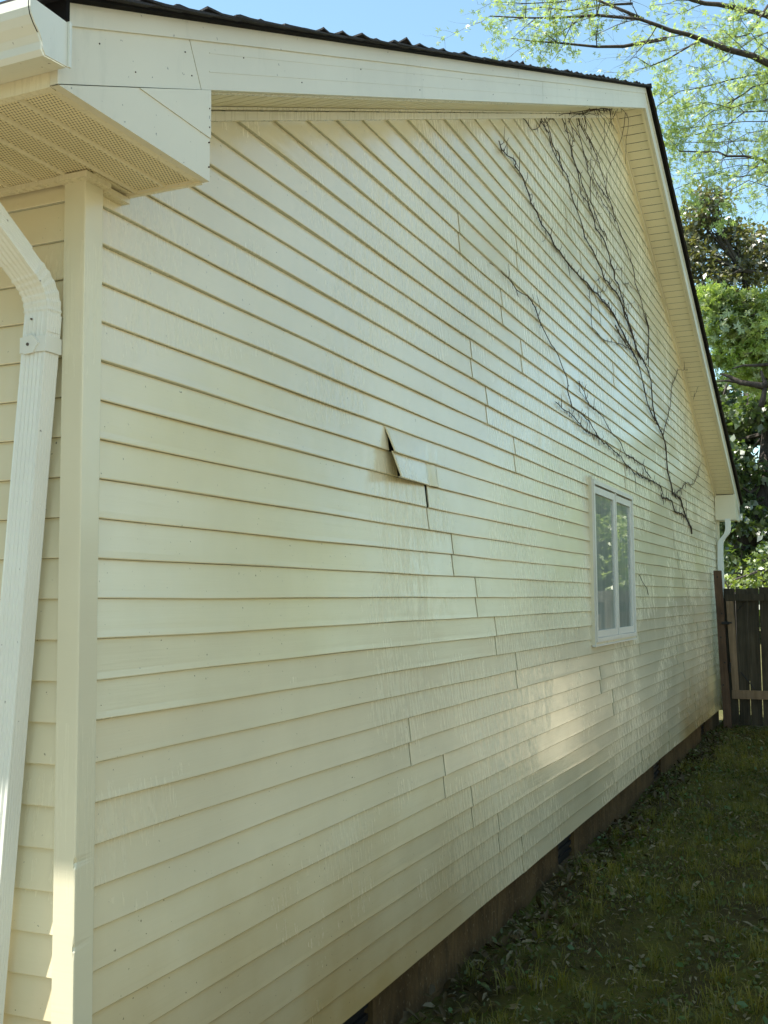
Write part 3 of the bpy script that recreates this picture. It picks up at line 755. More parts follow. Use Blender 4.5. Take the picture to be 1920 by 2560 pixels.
# ---- far downspout
b = MB()
fx = 13.40
pts = [((fx, -0.165, 1.08), 1), ((fx, -0.165, 0.95), 1), ((fx, -0.158, 0.905), 1), ((fx, -0.145, 0.872), 1), ((fx, -0.085, 0.80), 1), ((fx, -0.062, 0.765), 1), ((fx, -0.055, 0.715), 1), ((fx, -0.050, 0.55), 1), ((fx, -0.050, 0.54), 1.06), ((fx, -0.050, -0.0), 1.0), ((fx, -0.05, -1.5), 1.0)]
spout(b, [(p_, un, vn, s_) for p_, s_ in pts], un, vn, 0.036, 0.030, 0.0012)
b.build('downspout', M['spout'], house)

# ================================================================== DEAD VINE
vine = thing('climbing_vine', 'leafless dead vine climbing the siding from beyond the window up to the roof peak', 'vine', (9.0, 0.0, 0.0))
rv = np.random.default_rng(5)
vb = MB(); tb = MB()
def r6(pts): return [(1220+x/3.130, 250+y/3.130) for x, y in pts]
def r5(pts): return [(1200+x/2.304, 640+y/2.304) for x, y in pts]
def vine_path(px, ra, rb_, plane='wall', spurs=1.0, hang=None):
    P = []
    for i, (u_, v_) in enumerate(px):
        yv = -0.008
        if hang is not None: yv = -0.008-hang[0]-(hang[1]-hang[0])*i/max(1, len(px)-1)
        q = bp(u_, v_, 1, yv)
        if hang is None and q[2] > rz(q[0])-0.045:       # strand lies on the soffit
            # intersect with the soffit plane z = rz(x)
            d = ray(u_, v_); s_ = 1 if q[0] < RX else -1
            tt = (RZ-SLP*(RX-CAM[0])*s_*1.0 - CAM[2])/(d[2]-s_*SLP*d[0]) if s_ == 1 else (RZ+SLP*(RX-CAM[0])-CAM[2])/(d[2]+SLP*d[0])
            q2 = CAM+tt*d
            if -OV-0.01 < q2[1] < 0.0: q = q2-np.array([0, 0, 0.008])
        P.append(q)
    # subdivide with a little wander
    Q = [P[0]]
    for a, c in zip(P[:-1], P[1:]):
        L = np.linalg.norm(c-a); n = max(1, int(L/0.07))
        for k in range(1, n+1):
            q = a+(c-a)*k/n
            if k < n: q = q+np.array([rv.normal(0, 0.010), 0, rv.normal(0, 0.006)])
            Q.append(q)
    R_ = [ra+(rb_-ra)*i/(len(Q)-1) for i in range(len(Q))]
    R_ = [r_*rv.uniform(0.8, 1.25) for r_ in R_]
    R_ = [r_*0.84 for r_ in R_]
    vb.tube(Q, R_, 5)
    for i in range(1, len(Q)-1):
        if rv.uniform() < 0.7*spurs:
            d = Q[i+1]-Q[i]; d = d/(np.linalg.norm(d)+1e-9)
            s_ = rv.choice([-1, 1]); pr = np.array([-d[2]*s_, 0, d[0]*s_])
            L = rv.uniform(0.02, 0.09)*(1 if rv.uniform() < 0.8 else 2)
            e1 = Q[i]+pr*L*0.5+d*L*0.3*rv.uniform(-1, 1)+np.array([0, -rv.uniform(0, 0.012), 0]); e2 = e1+pr*L*0.5*rv.uniform(0.2, 1)+np.array([rv.normal(0, L*0.3), 0, rv.uniform(-0.1, 0.5)*L])
            tb.tube([Q[i], e1, e2], [0.0024, 0.0019, 0.0011], 4)
        # clinging rootlets
        if rv.uniform() < 0.9*spurs:
            for _ in range(4):
                a = rv.uniform(0, 6.28); L = rv.uniform(0.012, 0.035)
                tb.tube([Q[i], Q[i]+np.array([math.cos(a)*L, 0.002, math.sin(a)*L])], [0.0014, 0.0007], 3)
vine_path(r6([(85,318),(95,355),(105,385),(125,405),(150,435),(200,460),(218,490),(210,515),(245,560),(275,610),(290,660),(305,700),(325,740),(335,800),(360,840),(385,880),(400,925),(420,975),(450,1010),(490,1065),(515,1130),(560,1180),(600,1245),(650,1310),(700,1360),(750,1410),(800,1465),(845,1510),(880,1550),(920,1590),(950,1625),(980,1670),(1010,1730),(1040,1790),(1070,1850),(1110,1925),(1150,2010)]), 0.0035, 0.0075)
vine_path(r6([(440,128),(445,165),(465,190),(490,270),(500,330),(525,390),(550,405),(560,470),(585,540),(620,590),(635,650),(655,750),(670,800),(700,870),(725,940),(745,1010),(755,1070),(790,1130),(825,1185),(860,1270),(890,1330),(905,1390),(950,1440),(1000,1500),(1030,1550),(1055,1620),(1070,1690),(1105,1780),(1140,1860),(1160,1950),(1195,2030)]), 0.003, 0.007)
vine_path(r6([(412,150),(415,170),(450,220),(475,260),(490,350),(530,440),(560,500),(585,550)]), 0.0025, 0.004)
vine_path(r6([(575,130),(595,180),(605,240),(640,260),(665,310),(655,370),(660,430),(680,490),(700,540),(722,580),(730,640),(755,700),(775,750),(790,830),(820,900),(835,960),(840,1000),(880,1050),(915,1110),(930,1160),(950,1220),(960,1280),(985,1330),(990,1400),(1020,1440),(1040,1520),(1065,1590),(1065,1650),(1090,1700),(1120,1790),(1140,1870)]), 0.003, 0.007)
vine_path(r6([(620,110),(635,160),(655,210),(690,250),(720,300),(740,370),(755,430),(775,480),(780,560),(800,600),(800,700),(805,800),(830,860),(850,920),(880,1000),(925,1060),(930,1100)]), 0.003, 0.004)
vine_path(r6([(690,120),(700,200),(722,300),(735,350)]), 0.002, 0.003)
vine_path(r6([(600,130),(615,220),(640,330),(655,430),(690,520),(715,620),(725,730),(780,800),(800,870)]), 0.0025, 0.004)
vine_path(r6([(700,115),(715,180),(750,250),(790,310),(820,370),(850,440),(870,500),(890,570),(915,650),(925,720),(950,780),(975,840),(985,900),(1015,970),(1035,1040),(1060,1100),(1085,1160),(1105,1230),(1130,1290),(1145,1360),(1150,1430),(1180,1500),(1205,1590),(1220,1680),(1250,1770),(1260,1850),(1250,1950),(1240,2035)]), 0.003, 0.0045)
vine_path(r6([(735,125),(765,250),(815,350),(845,430)]), 0.0025, 0.003)
vine_path(r6([(820,560),(830,610),(870,680),(930,760),(960,800),(975,860)]), 0.0028, 0.004)
vine_path(r6([(820,640),(850,720),(900,810),(950,880),(1000,950)]), 0.0022, 0.0032)
# strands across the soffit and loops hanging free
vine_path(r6([(480,150),(540,130),(600,95),(700,85),(830,62),(950,64),(1020,50)]), 0.003, 0.003, spurs=0.4)
vine_path(r6([(560,105),(640,100),(720,102),(800,80),(900,72),(1010,68)]), 0.004, 0.003, spurs=0.5)
vine_path(r6([(730,102),(800,72),(900,58),(1000,60)]), 0.003, 0.003, spurs=0.4)
vine_path(r6([(1020,45),(1045,75),(1075,100),(1100,150),(1095,230),(1080,310),(1080,400),(1075,500)]), 0.0025, 0.0018, spurs=0.15, hang=(0.2, 0.10))
vine_path(r6([(1075,100),(1065,200),(1045,300),(1010,400),(960,490),(930,580),(925,700),(945,800)]), 0.0025, 0.0018, spurs=0.15, hang=(0.2, 0.01))
vine_path(r6([(730,130),(770,118),(830,112),(880,118),(910,160),(912,220),(885,270)]), 0.0025, 0.0018, spurs=0.2, hang=(0.03, 0.06))
vine_path(r6([(840,60),(880,95),(940,150),(980,200),(985,240)]), 0.0022, 0.0016, spurs=0.2, hang=(0.15, 0.06))
vine_path(r6([(1020,62),(990,120),(950,190),(930,260),(900,330),(870,400),(850,470),(820,560),(800,640),(795,720)]), 0.0025, 0.0018, spurs=0.15, hang=(0.18, 0.01))
vine_path(r6([(915,170),(912,330),(930,420),(955,490)]), 0.0018, 0.0014, spurs=0.1, hang=(0.06, 0.05))
vine_path(r6([(775,490),(810,465),(850,458),(900,470)]), 0.0022, 0.0016, spurs=0.2, hang=(0.01, 0.03))
vine_path(r6([(775,500),(800,550),(820,620),(850,690),(860,740)]), 0.002, 0.0015, spurs=0.3)
vine_path(r6([(625,170),(660,130),(720,105),(760,125),(800,190),(825,250)]), 0.0022, 0.0015, spurs=0.2, hang=(0.01, 0.05))
vine_path(r6([(265,135),(300,165),(320,210),(345,235),(385,225),(405,200),(410,165),(440,175)]), 0.003, 0.0025, spurs=0.4)
vine_path(r6([(460,190),(480,150),(520,155),(550,195)]), 0.0025, 0.0015, spurs=0.4)
vine_path(r6([(845,1420),(865,1400),(890,1380)]), 0.0022, 0.002, spurs=0.6)
vine_path(r6([(845,1510),(860,1502),(915,1500),(935,1450),(975,1405)]), 0.003, 0.0025, spurs=0.4)
vine_path(r6([(835,960),(850,900),(890,888)]), 0.0025, 0.0015, spurs=0.3)
vine_path(r6([(985,1330),(1020,1328),(1055,1312)]), 0.0025, 0.0015, spurs=0.3)
vine_path(r6([(795,1465),(795,1540),(810,1620),(805,1700),(815,1780),(870,1840),(920,1885),(980,1895),(1040,1910),(1100,1935)]), 0.0022, 0.0042, spurs=0.5)
vine_path(r6([(830,1510),(845,1560),(870,1640),(885,1770)]), 0.0022, 0.0014, spurs=0.2)
vine_path(r6([(1080,1605),(1120,1590),(1150,1580),(1175,1610),(1195,1680)]), 0.002, 0.0014, spurs=0.2)
vine_path(r6([(450,1010),(455,1070),(440,1100),(425,1108)]), 0.002, 0.0014, spurs=0.1)
vine_path(r6([(890,1560),(940,1600),(970,1660)]), 0.003, 0.0025)
vine_path(r6([(1110,1430),(1150,1465),(1180,1500)][:1]+[(1060,1445),(1085,1435),(1150,1480)]), 0.002, 0.0015, spurs=0.2)
vine_path(r5([(120,85),(135,105),(165,130),(185,155),(210,195),(240,215),(275,230),(300,265),(320,300),(335,350),(350,390),(380,450),(410,510),(450,570),(475,640),(500,700),(507,740),(505,780),(520,830),(530,870),(580,905),(630,950),(650,990),(690,1050)]), 0.003, 0.0042, spurs=0.6)
vine_path(r5([(55,40),(80,55)]), 0.002, 0.002, spurs=0.3)
vine_path(r5([(435,840),(470,875),(500,895),(545,930),(580,970),(610,1010),(660,1030),(700,1060),(750,1100),(790,1135),(840,1200),(880,1240),(930,1270),(985,1295),(1035,1320),(1050,1360),(1045,1385),(1105,1410),(1120,1470),(1170,1490),(1200,1530),(1220,1565)]), 0.0035, 0.008)
vine_path(r5([(570,720),(600,780),(630,860),(680,900),(710,930),(740,990),(770,1035),(800,1060),(835,1135),(890,1175),(940,1200),(955,1240),(985,1280)]), 0.003, 0.005, spurs=0.6)
vine_path(r5([(570,730),(575,780),(610,830),(635,870)]), 0.002, 0.002, spurs=0.3)
vine_path(r5([(870,430),(890,500),(905,545),(935,590),(965,650),(985,720),(990,800),(995,860),(1005,920),(1030,980),(1055,1040),(1070,1100),(1075,1170),(1080,1240),(1100,1310),(1110,1370),(1150,1390),(1165,1440),(1185,1500),(1215,1560),(1220,1600)]), 0.0065, 0.0105, spurs=1.6)
vine_path(r5([(780,400),(800,440),(840,510),(880,550),(905,600),(925,670),(945,760),(965,850),(985,900),(1010,950)]), 0.006, 0.006)
vine_path(r5([(950,330),(970,400),(970,480),(970,560),(970,640)]), 0.0045, 0.005, spurs=0.5)
vine_path(r5([(1055,1040),(1075,950),(1095,870),(1100,800),(1105,740),(1130,690),(1142,655)]), 0.005, 0.0035, spurs=1.0)
vine_path(r5([(1142,655),(1170,658),(1200,655),(1245,660),(1250,690),(1267,720),(1250,770),(1228,828)]), 0.003, 0.0025, spurs=0.1, hang=(0.02, 0.16))
vine_path(r5([(1110,1375),(1130,1365),(1165,1340),(1185,1305),(1225,1320),(1245,1285),(1255,1240),(1275,1190)]), 0.0045, 0.0035, spurs=0.4)
vine_path(r5([(1190,1410),(1188,1460),(1190,1500)]), 0.0025, 0.002, spurs=0.3)
vb.build('stem', M['vine'], vine, smooth=True); tb.build('side_shoot', M['vine'], vine)
vb = MB(); tb = MB()
tw = thing('dead_twig', 'short bare twig stuck to the siding right of the window', 'twig', tuple(bp(1300+857/2.676, 1150+900/2.676, 1, -0.006)))
vine_path([(1300+x/2.676, 1150+y/2.676) for x, y in [(800,770),(815,805),(830,833),(848,856),(857,900)]], 0.004, 0.004, spurs=0)
vb.build('twig_stem', M['vine'], tw)

# ================================================================== GATE + FENCE
GX = 12.62
p = thing('gate_post', 'brown square timber post with knots beside the far end of the siding', 'post', (GX, -0.12, GZ))
b = MB()
n_ = 16
for i in range(n_):
    za = GZ-0.1+(0.345-GZ+0.1)*i/n_; zb_ = GZ-0.1+(0.345-GZ+0.1)*(i+1)/n_
    def cy(z): return -0.087-(0.345-z)*0.032+0.002*math.sin(z*6)
    P = []
    for z in (za, zb_): P += [(GX, cy(z)-0.048, z), (GX+0.09, cy(z)-0.048, z), (GX+0.09, cy(z)+0.048, z), (GX, cy(z)+0.048, z)]
    b.hexa(P)
b.build('timber', M['wood_post'], p)
for z, dy in ((0.26, 0.0), (-0.22, -0.02), (-0.53, 0.01), (-0.86, -0.02), (-1.15, 0.02)):
    b = MB(); b.tube([(GX-0.002, cy(z)+dy, z), (GX+0.003, cy(z)+dy, z)], 0.011, 8); b.build('knot', M['hinge'], p)

gate = thing('wooden_gate', 'dark weathered board gate with gaps between its boards and a paler stile', 'gate', (12.66, -0.6, GZ))
def boards(y_start, y_end, x, parent, mat, rsd, ztop=0.105, zbot=-1.67, wd=0.138, gap=0.008, one=True):
    rb = np.random.default_rng(rsd); y = y_start; k = 0
    while y > y_end:
        w_ = wd*rb.uniform(0.95, 1.03); b = MB(); t_ = ztop+rb.uniform(-0.02, 0.03); ti = rb.normal(0, 0.002)
        b.hexa([(x, y-w_, zbot), (x+0.018, y-w_, zbot), (x+0.018, y, zbot), (x, y, zbot),
                (x, y-w_+ti, t_-0.006), (x+0.018, y-w_+ti, t_-0.006), (x+0.018, y+ti, t_), (x, y+ti, t_)])
        b.build('board', mat, parent); y -= w_+gap*rb.uniform(0.7, 1.6); k += 1
boards(-0.15, -1.30, 12.716, gate, M['wood_old'], 4)
b = MB(); b.box(12.675, 12.713, -1.34, -0.165, -0.115+0.06, 0.035); b.build('top_rail', M['wood_old'], gate)
b = MB(); b.box(12.675, 12.713, -1.34, -0.215, -1.33, -1.22); b.build('bottom_rail', M['wood_new'], gate)
b = MB(); b.hexa([(12.662, -0.305, -1.218), (12.697, -0.305, -1.218), (12.697, -0.225, -1.218), (12.662, -0.225, -1.218),
                  (12.662, -0.272, -0.058), (12.697, -0.272, -0.058), (12.697, -0.180, -0.058), (12.662, -0.180, -0.058)]); b.build('stile', M['wood_new'], gate)
for (ya, za, yb_, zb_) in ((-0.30, -0.20, -0.42, -0.07), (-0.33, -0.98, -0.50, -1.20)):
    b = MB(); b.tube([(12.69, ya, za), (12.69, yb_, zb_)], 0.006, 5); b.build('corner_shadow_bar', M['hinge'], gate)  # thin dark bars stand in for shadow lines at the gate corners
b = MB(); b.box(12.600, 12.655, -0.215, -0.125, -0.36, -0.325); b.tube([(12.61, -0.12, -0.345), (12.61, -0.25, -0.340)], 0.012, 6); b.build('latch', M['hinge'], gate)
b = MB(); b.box(12.640, 12.659, -0.215, -0.195, -0.98, -0.86); b.build('hinge', M['hinge'], gate)
fp = thing('gate_post', 'grey timber post at the hidden far side of the gate', 'post', (12.7, -1.40, GZ))
b = MB(); b.box(12.66, 12.75, -1.45, -1.36, GZ-0.1, 0.10); b.build('timber', M['wood_far'], fp)
fence = thing('board_fence', 'weathered board fence continuing from the gate to the neighbour', 'fence', (12.7, -3.8, GZ))
boards(-1.47, -1.75, 12.716, fence, M['wood_far'], 9); boards(-1.78, -2.35, 12.716, fence, M['wood_far'], 10); boards(-2.52, -6.0, 12.716, fence, M['wood_far'], 11)
b = MB(); b.box(12.67, 12.713, -6.0, -1.452, -0.06, 0.03); b.build('rail', M['wood_far'], fence); b = MB(); b.box(12.67, 12.713, -6.0, -1.452, -1.33, -1.24); b.build('rail', M['wood_far'], fence)
tp = thing('added_reflector', 'unseen pale sloping sheet added by the board fence to reflect sun onto the siding', 'reflector', (12.0, -2.05, GZ))  # unseen sun-facing slope added to throw a glow onto the siding
b = MB(); hx = np.linspace(11.2, 12.55, 14); hy = np.linspace(-2.58, -1.98, 9)
def tz(x, y): 
    q = (x-11.2)/1.35; e_ = min(1.0, (y+2.58)/0.07, (-1.98-y)/0.07)
    return GZ+0.02+(1.30*q**0.9)*(0.35+0.65*max(e_, 0))+0.03*math.sin(x*9+y*13)*math.sin(y*11)
b.v = [(x, y, tz(x, y)) for x in hx for y in hy]
b.f = [(i*9+j, (i+1)*9+j, (i+1)*9+j+1, i*9+j+1) for i in range(13) for j in range(8)]
k0 = len(b.v); b.v += [(12.55, y, GZ) for y in hy]; b.f += [(12*9+9+j, k0+j, k0+j+1, 12*9+9+j+1) for j in range(8)]
b.build('reflector', plain('reflector_cloth', (0.80, 0.69, 0.47), 0.8, var=0.08), tp, smooth=True)
nf = thing('neighbour_fence', 'sunlit side yard fence facing the gable, seen in the window glass', 'fence', (9, -6.1, GZ))
b = MB(); rb = np.random.default_rng(2)
x = 2.0
while x < 30:
    w_ = 0.138*rb.uniform(0.95, 1.03); b.box(x, x+w_, -6.12, -6.10, GZ, 0.05+rb.uniform(-0.03, 0.03)); x += w_+0.008
b.build('board_run', M['wood_far'], nf)

# ================================================================== TREES
STAR = []
def star_leaf_verts(n, c, size, rg, lobes=5, wid=0.16):
    """star leaves: lobes narrow pointed blades radiating from the leaf base"""
    nrm = rg.normal(0, 1, (n, 3)); nrm[:, 2] += 0.6; nrm /= np.linalg.norm(nrm, axis=1)[:, None]
    a = rg.normal(0, 1, (n, 3)); a -= nrm*(a*nrm).sum(1)[:, None]; a /= np.linalg.norm(a, axis=1)[:, None]
    b_ = np.cross(nrm, a); V = []; 
    angs = np.linspace(-1.9, 1.9, lobes)
    for an in angs:
        L = size*(1.0-0.22*abs(an))
        d = a*math.cos(an)+b_*math.sin(an); s_ = -a*math.sin(an)+b_*math.cos(an)
        mid = c+d*(L*0.5)[:, None]+nrm*(L*0.05)[:, None]
        V.append(np.stack([c, mid-s_*(L*wid)[:, None], c+d*L[:, None]-nrm*(L*0.12)[:, None], mid+s_*(L*wid)[:, None]], 1))
    return np.concatenate(V, 0).reshape(-1, 3)
def oval_leaf_verts(n, c, size, rg, wid=0.30):
    nrm = rg.normal(0, 1, (n, 3)); nrm[:, 2] += 0.8; nrm /= np.linalg.norm(nrm, axis=1)[:, None]
    a = rg.normal(0, 1, (n, 3)); a[:, 2] -= 0.3; a -= nrm*(a*nrm).sum(1)[:, None]; a /= np.linalg.norm(a, axis=1)[:, None]
    b_ = np.cross(nrm, a); L = size[:, None]
    return np.stack([c, c+a*L*0.5-b_*L*wid+nrm*L*0.06, c+a*L-nrm*L*0.1, c+a*L*0.5+b_*L*wid+nrm*L*0.06], 1).reshape(-1, 3)
def leaves_mesh(name, V, mat, parent):
    F = np.arange(len(V)).reshape(-1, 4); return np_mesh(name, V, F, mat, parent)
def twigs(b, start, d, L, r, rg, depth, tips, nseg=5, droop=0.12):
    d = d/np.linalg.norm(d); p = start.copy(); pts = [p.copy()]; dd = d.copy()
    for i in range(nseg):
        dd = dd+rg.normal(0, 0.13, 3)+np.array([0, 0, -droop*0.25]); dd /= np.linalg.norm(dd)
        p = p+dd*L/nseg; pts.append(p.copy()); tips.append((p.copy(), L))
    b.tube(pts, [r*(1-0.75*i/nseg) for i in range(nseg+1)], 4 if r < 0.02 else 6, cap=False)
    if depth > 0:
        for k in range(rg.integers(3, 6)):
            i = rg.integers(1, nseg+1); s_ = pts[i]
            nd = dd*0.6+rg.normal(0, 0.65, 3); twigs(b, s_, nd, L*rg.uniform(0.35, 0.6), r*0.45, rg, depth-1, tips, 4, droop)

# --- tall pale-leaved tree whose limbs reach in from the right
pt = thing('maple_tree', 'tall pale green star leaved tree reaching over the roof against the sky', 'tree', (17.5, -4.5, GZ))
rg = np.random.default_rng(21)
def s6(pts): return [(1600+x/4.609, y/4.609) for x, y in pts]
def s3(pts): return [(1180+x/2.242, y/2.242) for x, y in pts]
limbs = [
 (s6([(1475,730),(1290,640),(1050,580),(870,520),(720,460),(560,400),(350,350),(200,290),(0,220)])+s3([(700,85),(440,100),(300,100),(100,90)]), 0.085, 0.010, 15.5, 14.0, True),
 (s6([(1475,180),(1300,130),(1100,90),(900,50),(750,40),(600,0),(450,-60)]), 0.075, 0.03, 16.5, 16.0, True),
 (s3([(1090,215),(850,260),(700,262),(480,240),(220,215)]), 0.03, 0.006, 15.1, 14.2, False),
 (s3([(960,110),(850,60),(700,0),(560,-40)]), 0.03, 0.012, 15.1, 14.8, False),
 (s6([(1475,1880),(1403,1830),(1200,1800),(1000,1800),(900,1750),(650,1750),(450,1740)]), 0.05, 0.010, 16.0, 15.2, True),
 (s6([(1475,830),(1040,920),(860,970),(700,1010),(460,1050),(200,1220)]), 0.030, 0.006, 16.8, 15.5, True),
 (s6([(1475,960),(1300,1000),(1200,1080),(1090,1150),(840,1280),(700,1380),(560,1500)]), 0.026, 0.006, 16.2, 15.8, True),
 (s6([(1475,1980),(1140,2040),(900,2000),(600,2100),(400,2180)]), 0.024, 0.005, 15.6, 15.2, True),
 (s6([(1475,1280),(1200,1290),(1000,1450),(850,1500),(600,1560),(380,1600)]), 0.026, 0.005, 17.0, 16.0, True),
 (s6([(1475,370),(1300,450),(1150,560),(1000,700),(760,800),(560,760)]), 0.022, 0.004, 17.0, 16.0, True),
 (s3([(1250,240),(1100,330),(1000,370),(920,320),(890,330)]), 0.014, 0.003, 15.3, 15.0, False),
 (s6([(1475,-120),(1150,-60),(900,-40),(500,-90),(100,-60)])+s3([(700,-30),(500,10),(300,20),(120,10)]), 0.05, 0.006, 17.0, 15.0, True),
 (s3([(900,20),(700,30),(550,60),(400,40),(250,60)]), 0.02, 0.004, 16.4, 15.2, False),
 (s3([(620,90),(560,140),(470,200),(380,300)]), 0.012, 0.003, 14.6, 14.3, False),
 (s3([(360,100),(300,150),(210,230)]), 0.009, 0.002, 14.3, 14.1, False),
 (s6([(1475,1500),(1250,1530),(1050,1640),(850,1680)]), 0.018, 0.004, 16.4, 16.0, True),
 (s6([(1475,2150),(1250,2080),(1050,2190),(950,2300)]), 0.02, 0.004, 15.4, 15.0, True),
 (s6([(1475,1150),(1250,1180),(1050,1250),(800,1180),(550,1230),(330,1330)]), 0.018, 0.004, 16.0, 15.4, True),
 (s6([(1475,1400),(1200,1400),(900,1430),(600,1470),(330,1500)]), 0.018, 0.004, 15.6, 15.2, True),
 (s6([(1475,1640),(1200,1620),(900,1640),(600,1640),(380,1650)]), 0.016, 0.004, 16.2, 15.4, True),
 (s6([(1475,1930),(1150,1900),(800,1980),(480,2020)]), 0.016, 0.004, 16.0, 15.4, True),
 (s6([(1475,2000),(1250,2150),(1000,2250),(700,2260)]), 0.014, 0.004, 16.4, 15.8, True),
 (s6([(1475,560),(1350,480),(1280,380),(1180,250),(1150,180)]), 0.016, 0.004, 15.8, 15.4, True),
 (s6([(1475,60),(1350,250),(1250,400),(1100,430),(900,350)]), 0.02, 0.004, 16.0, 15.5, False),
]
tips = []; LV = []
lb = MB(); tbm = MB()
trunk_top = np.array([17.3, -4.2, 8.0])
for px, ra, rb_, da, db, root in limbs:
    P = []
    for i, (u_, v_) in enumerate(px):
        X_ = da+(db-da)*i/(len(px)-1); P.append(bp(u_, v_, 0, X_))
    P = [np.array(q) for q in P]
    if root:
        zt = max(2.5, min(9.0, P[0][2]-1.2)); rootp = np.array([17.4, -4.4, zt])
        P = [rootp, (rootp+P[0])/2+np.array([0, 0, -0.25])]+P
    Q = [P[0]]
    for a, c in zip(P[:-1], P[1:]):
        n = max(1, int(np.linalg.norm(c-a)/0.35))
        for k in range(1, n+1):
            q = a+(c-a)*k/n
            if k < n: q = q+rg.normal(0, 0.018, 3)
            Q.append(q)
    Rr = [ra*1.15+(rb_-ra*1.15)*(i/(len(Q)-1))**0.9 for i in range(len(Q))]
    lb.tube(Q, Rr, 7)
    for i in range(2, len(Q)):
        frac = i/len(Q)
        nt_ = rg.poisson(1.5 if Rr[i] > 0.03 else 1.9)
        d = Q[i]-Q[i-1]; d /= np.linalg.norm(d)
        for _ in range(nt_):
            nd = d*rg.uniform(0.3, 1.1)+rg.normal(0, 0.6, 3); L = rg.uniform(0.35, 1.1)*(0.75 if Rr[i] > 0.03 else 1)
            twigs(tbm, Q[i], nd, L, min(Rr[i]*0.5, 0.010), rg, 1, tips)
tp_ = np.array([t_[0] for t_ in tips])
keep = rg.uniform(0, 1, len(tp_)) < np.clip(0.45+0.5*np.sin(tp_[:, 0]*2.3+tp_[:, 2]*1.7)*np.cos(tp_[:, 1]*2.9+tp_[:, 2]), 0.12, 0.95)*0.85
tp_ = tp_[keep]
print('pale tips', len(tp_))
C_ = np.repeat(tp_, 3, axis=0)+rg.normal(0, 0.06, (len(tp_)*3, 3))
lf = star_leaf_verts(len(C_), C_, rg.uniform(0.045, 0.095, len(C_)), rg)
tr = MB(); tr.tube([(17.6, -4.6, GZ-0.2), (17.5, -4.5, 1.0), (17.4, -4.4, 4.0), (17.4, -4.3, 7.0), (17.3, -4.2, 9.5)], [0.42, 0.32, 0.27, 0.22, 0.12], 12)
trk = tr.build('trunk', M['bark'], pt, smooth=True)
lb.build('limb', M['bark'], pt, smooth=True); tbm.build('twig', M['twig'], pt)
leaves_mesh('crown', lf, M['leaf_pale'], pt)

def crown_tree(name, label, cat, base, trunk_pts, trunk_r, clumps, mat, n_per, size, seed, star=False, extra_limbs=(), wid=0.30, per_clump_twigs=7):
    t_ = thing(name, label, cat, base); rg = np.random.default_rng(seed)
    b = MB(); b.tube(trunk_pts, trunk_r, 10)
    tb_ = MB()
    tp = np.array(trunk_pts[-1])
    for q, r_ in extra_limbs: b.tube(q, r_, 8)
    b.build('trunk', M['bark'], t_, smooth=True)
    Cs = []
    TP = np.array(trunk_pts, float)
    for (cx, cy, cz, rx, ry, rzz, dens) in clumps:
        c = np.array([cx, cy, cz]); near = TP[np.argmin(np.linalg.norm(TP-c, axis=1))]
        mid = (c+near)/2+rg.normal(0, 0.15, 3)
        tb_.tube([near, mid, c], [0.05, 0.03, 0.012], 5)
        for k in range(per_clump_twigs):
            e = c+rg.normal(0, 0.5, 3)*np.array([rx, ry, rzz]); tb_.tube([c+rg.normal(0, 0.08, 3), (c+e)/2+rg.normal(0, 0.08, 3), e], [0.012, 0.009, 0.004], 4)
        n = int(n_per*dens)
        # leaf sprays: sub-clusters through the volume so that gaps remain
        ns = max(4, n//14)
        u_ = rg.normal(0, 1, (ns, 3)); u_ /= np.linalg.norm(u_, axis=1)[:, None]
        s_ = c+u_*(rg.uniform(0.25, 1.0, ns)**0.5)[:, None]*np.array([rx, ry, rzz])
        idx = rg.integers(0, ns, n)
        Cs.append(s_[idx]+rg.normal(0, 0.10, (n, 3))*np.array([1, 1, 0.55]))
    C = np.concatenate(Cs)
    S_ = rg.uniform(size[0], size[1], len(C))
    V = star_leaf_verts(len(C), C, S_, rg, 5, 0.2) if star else oval_leaf_verts(len(C), C, S_, rg, wid)
    tb_.build('branch', M['twig'], t_); leaves_mesh('crown', V, mat, t_)
    return t_
def ell(u_, v_, X_, ru, rv_, dens=1.0, rx=None):
    """clump centred on the photo direction (u,v) at distance plane X"""
    c = bp(u_, v_, 0, X_); dist = float(np.dot(np.array(c)-CAM, fw)); s_ = dist/FPX
    return (c[0], c[1], c[2], rx or max(ru*s_, 0.5), ru*s_, rv_*s_, dens)
# dark bronze-green tree above the roof slope
cl = [ell(1765,505,20,30,36,.5), ell(1795,500,20,26,30,.4), ell(1740,545,20,45,36,.8), ell(1720,600,20,40,45,1), ell(1780,580,20.5,55,45,1.1), ell(1840,600,20.5,45,40,.8), ell(1890,600,21,50,45,.9),
      ell(1750,660,20,55,50,1.2), ell(1830,660,20.5,60,45,1.2), ell(1905,670,21,50,50,1.1), ell(1780,715,20,50,40,1), ell(1860,720,20.5,60,40,1), ell(1950,640,21,60,60,1), ell(1710,640,19.6,40,60,.8)]
crown_tree('holly_tree', 'dark bronze green bushy tree rising behind the lower roof slope', 'tree', (20.3, -0.6, GZ), [(20.4, -0.9, GZ-0.2), (20.4, -0.8, 1.5), (20.3, -0.4, 4.0), (20.3, 0.1, 6.6)], [0.2, 0.17, 0.12, 0.04], cl, M['leaf_dark'], 520, (0.08, 0.16), 31, wid=0.26)
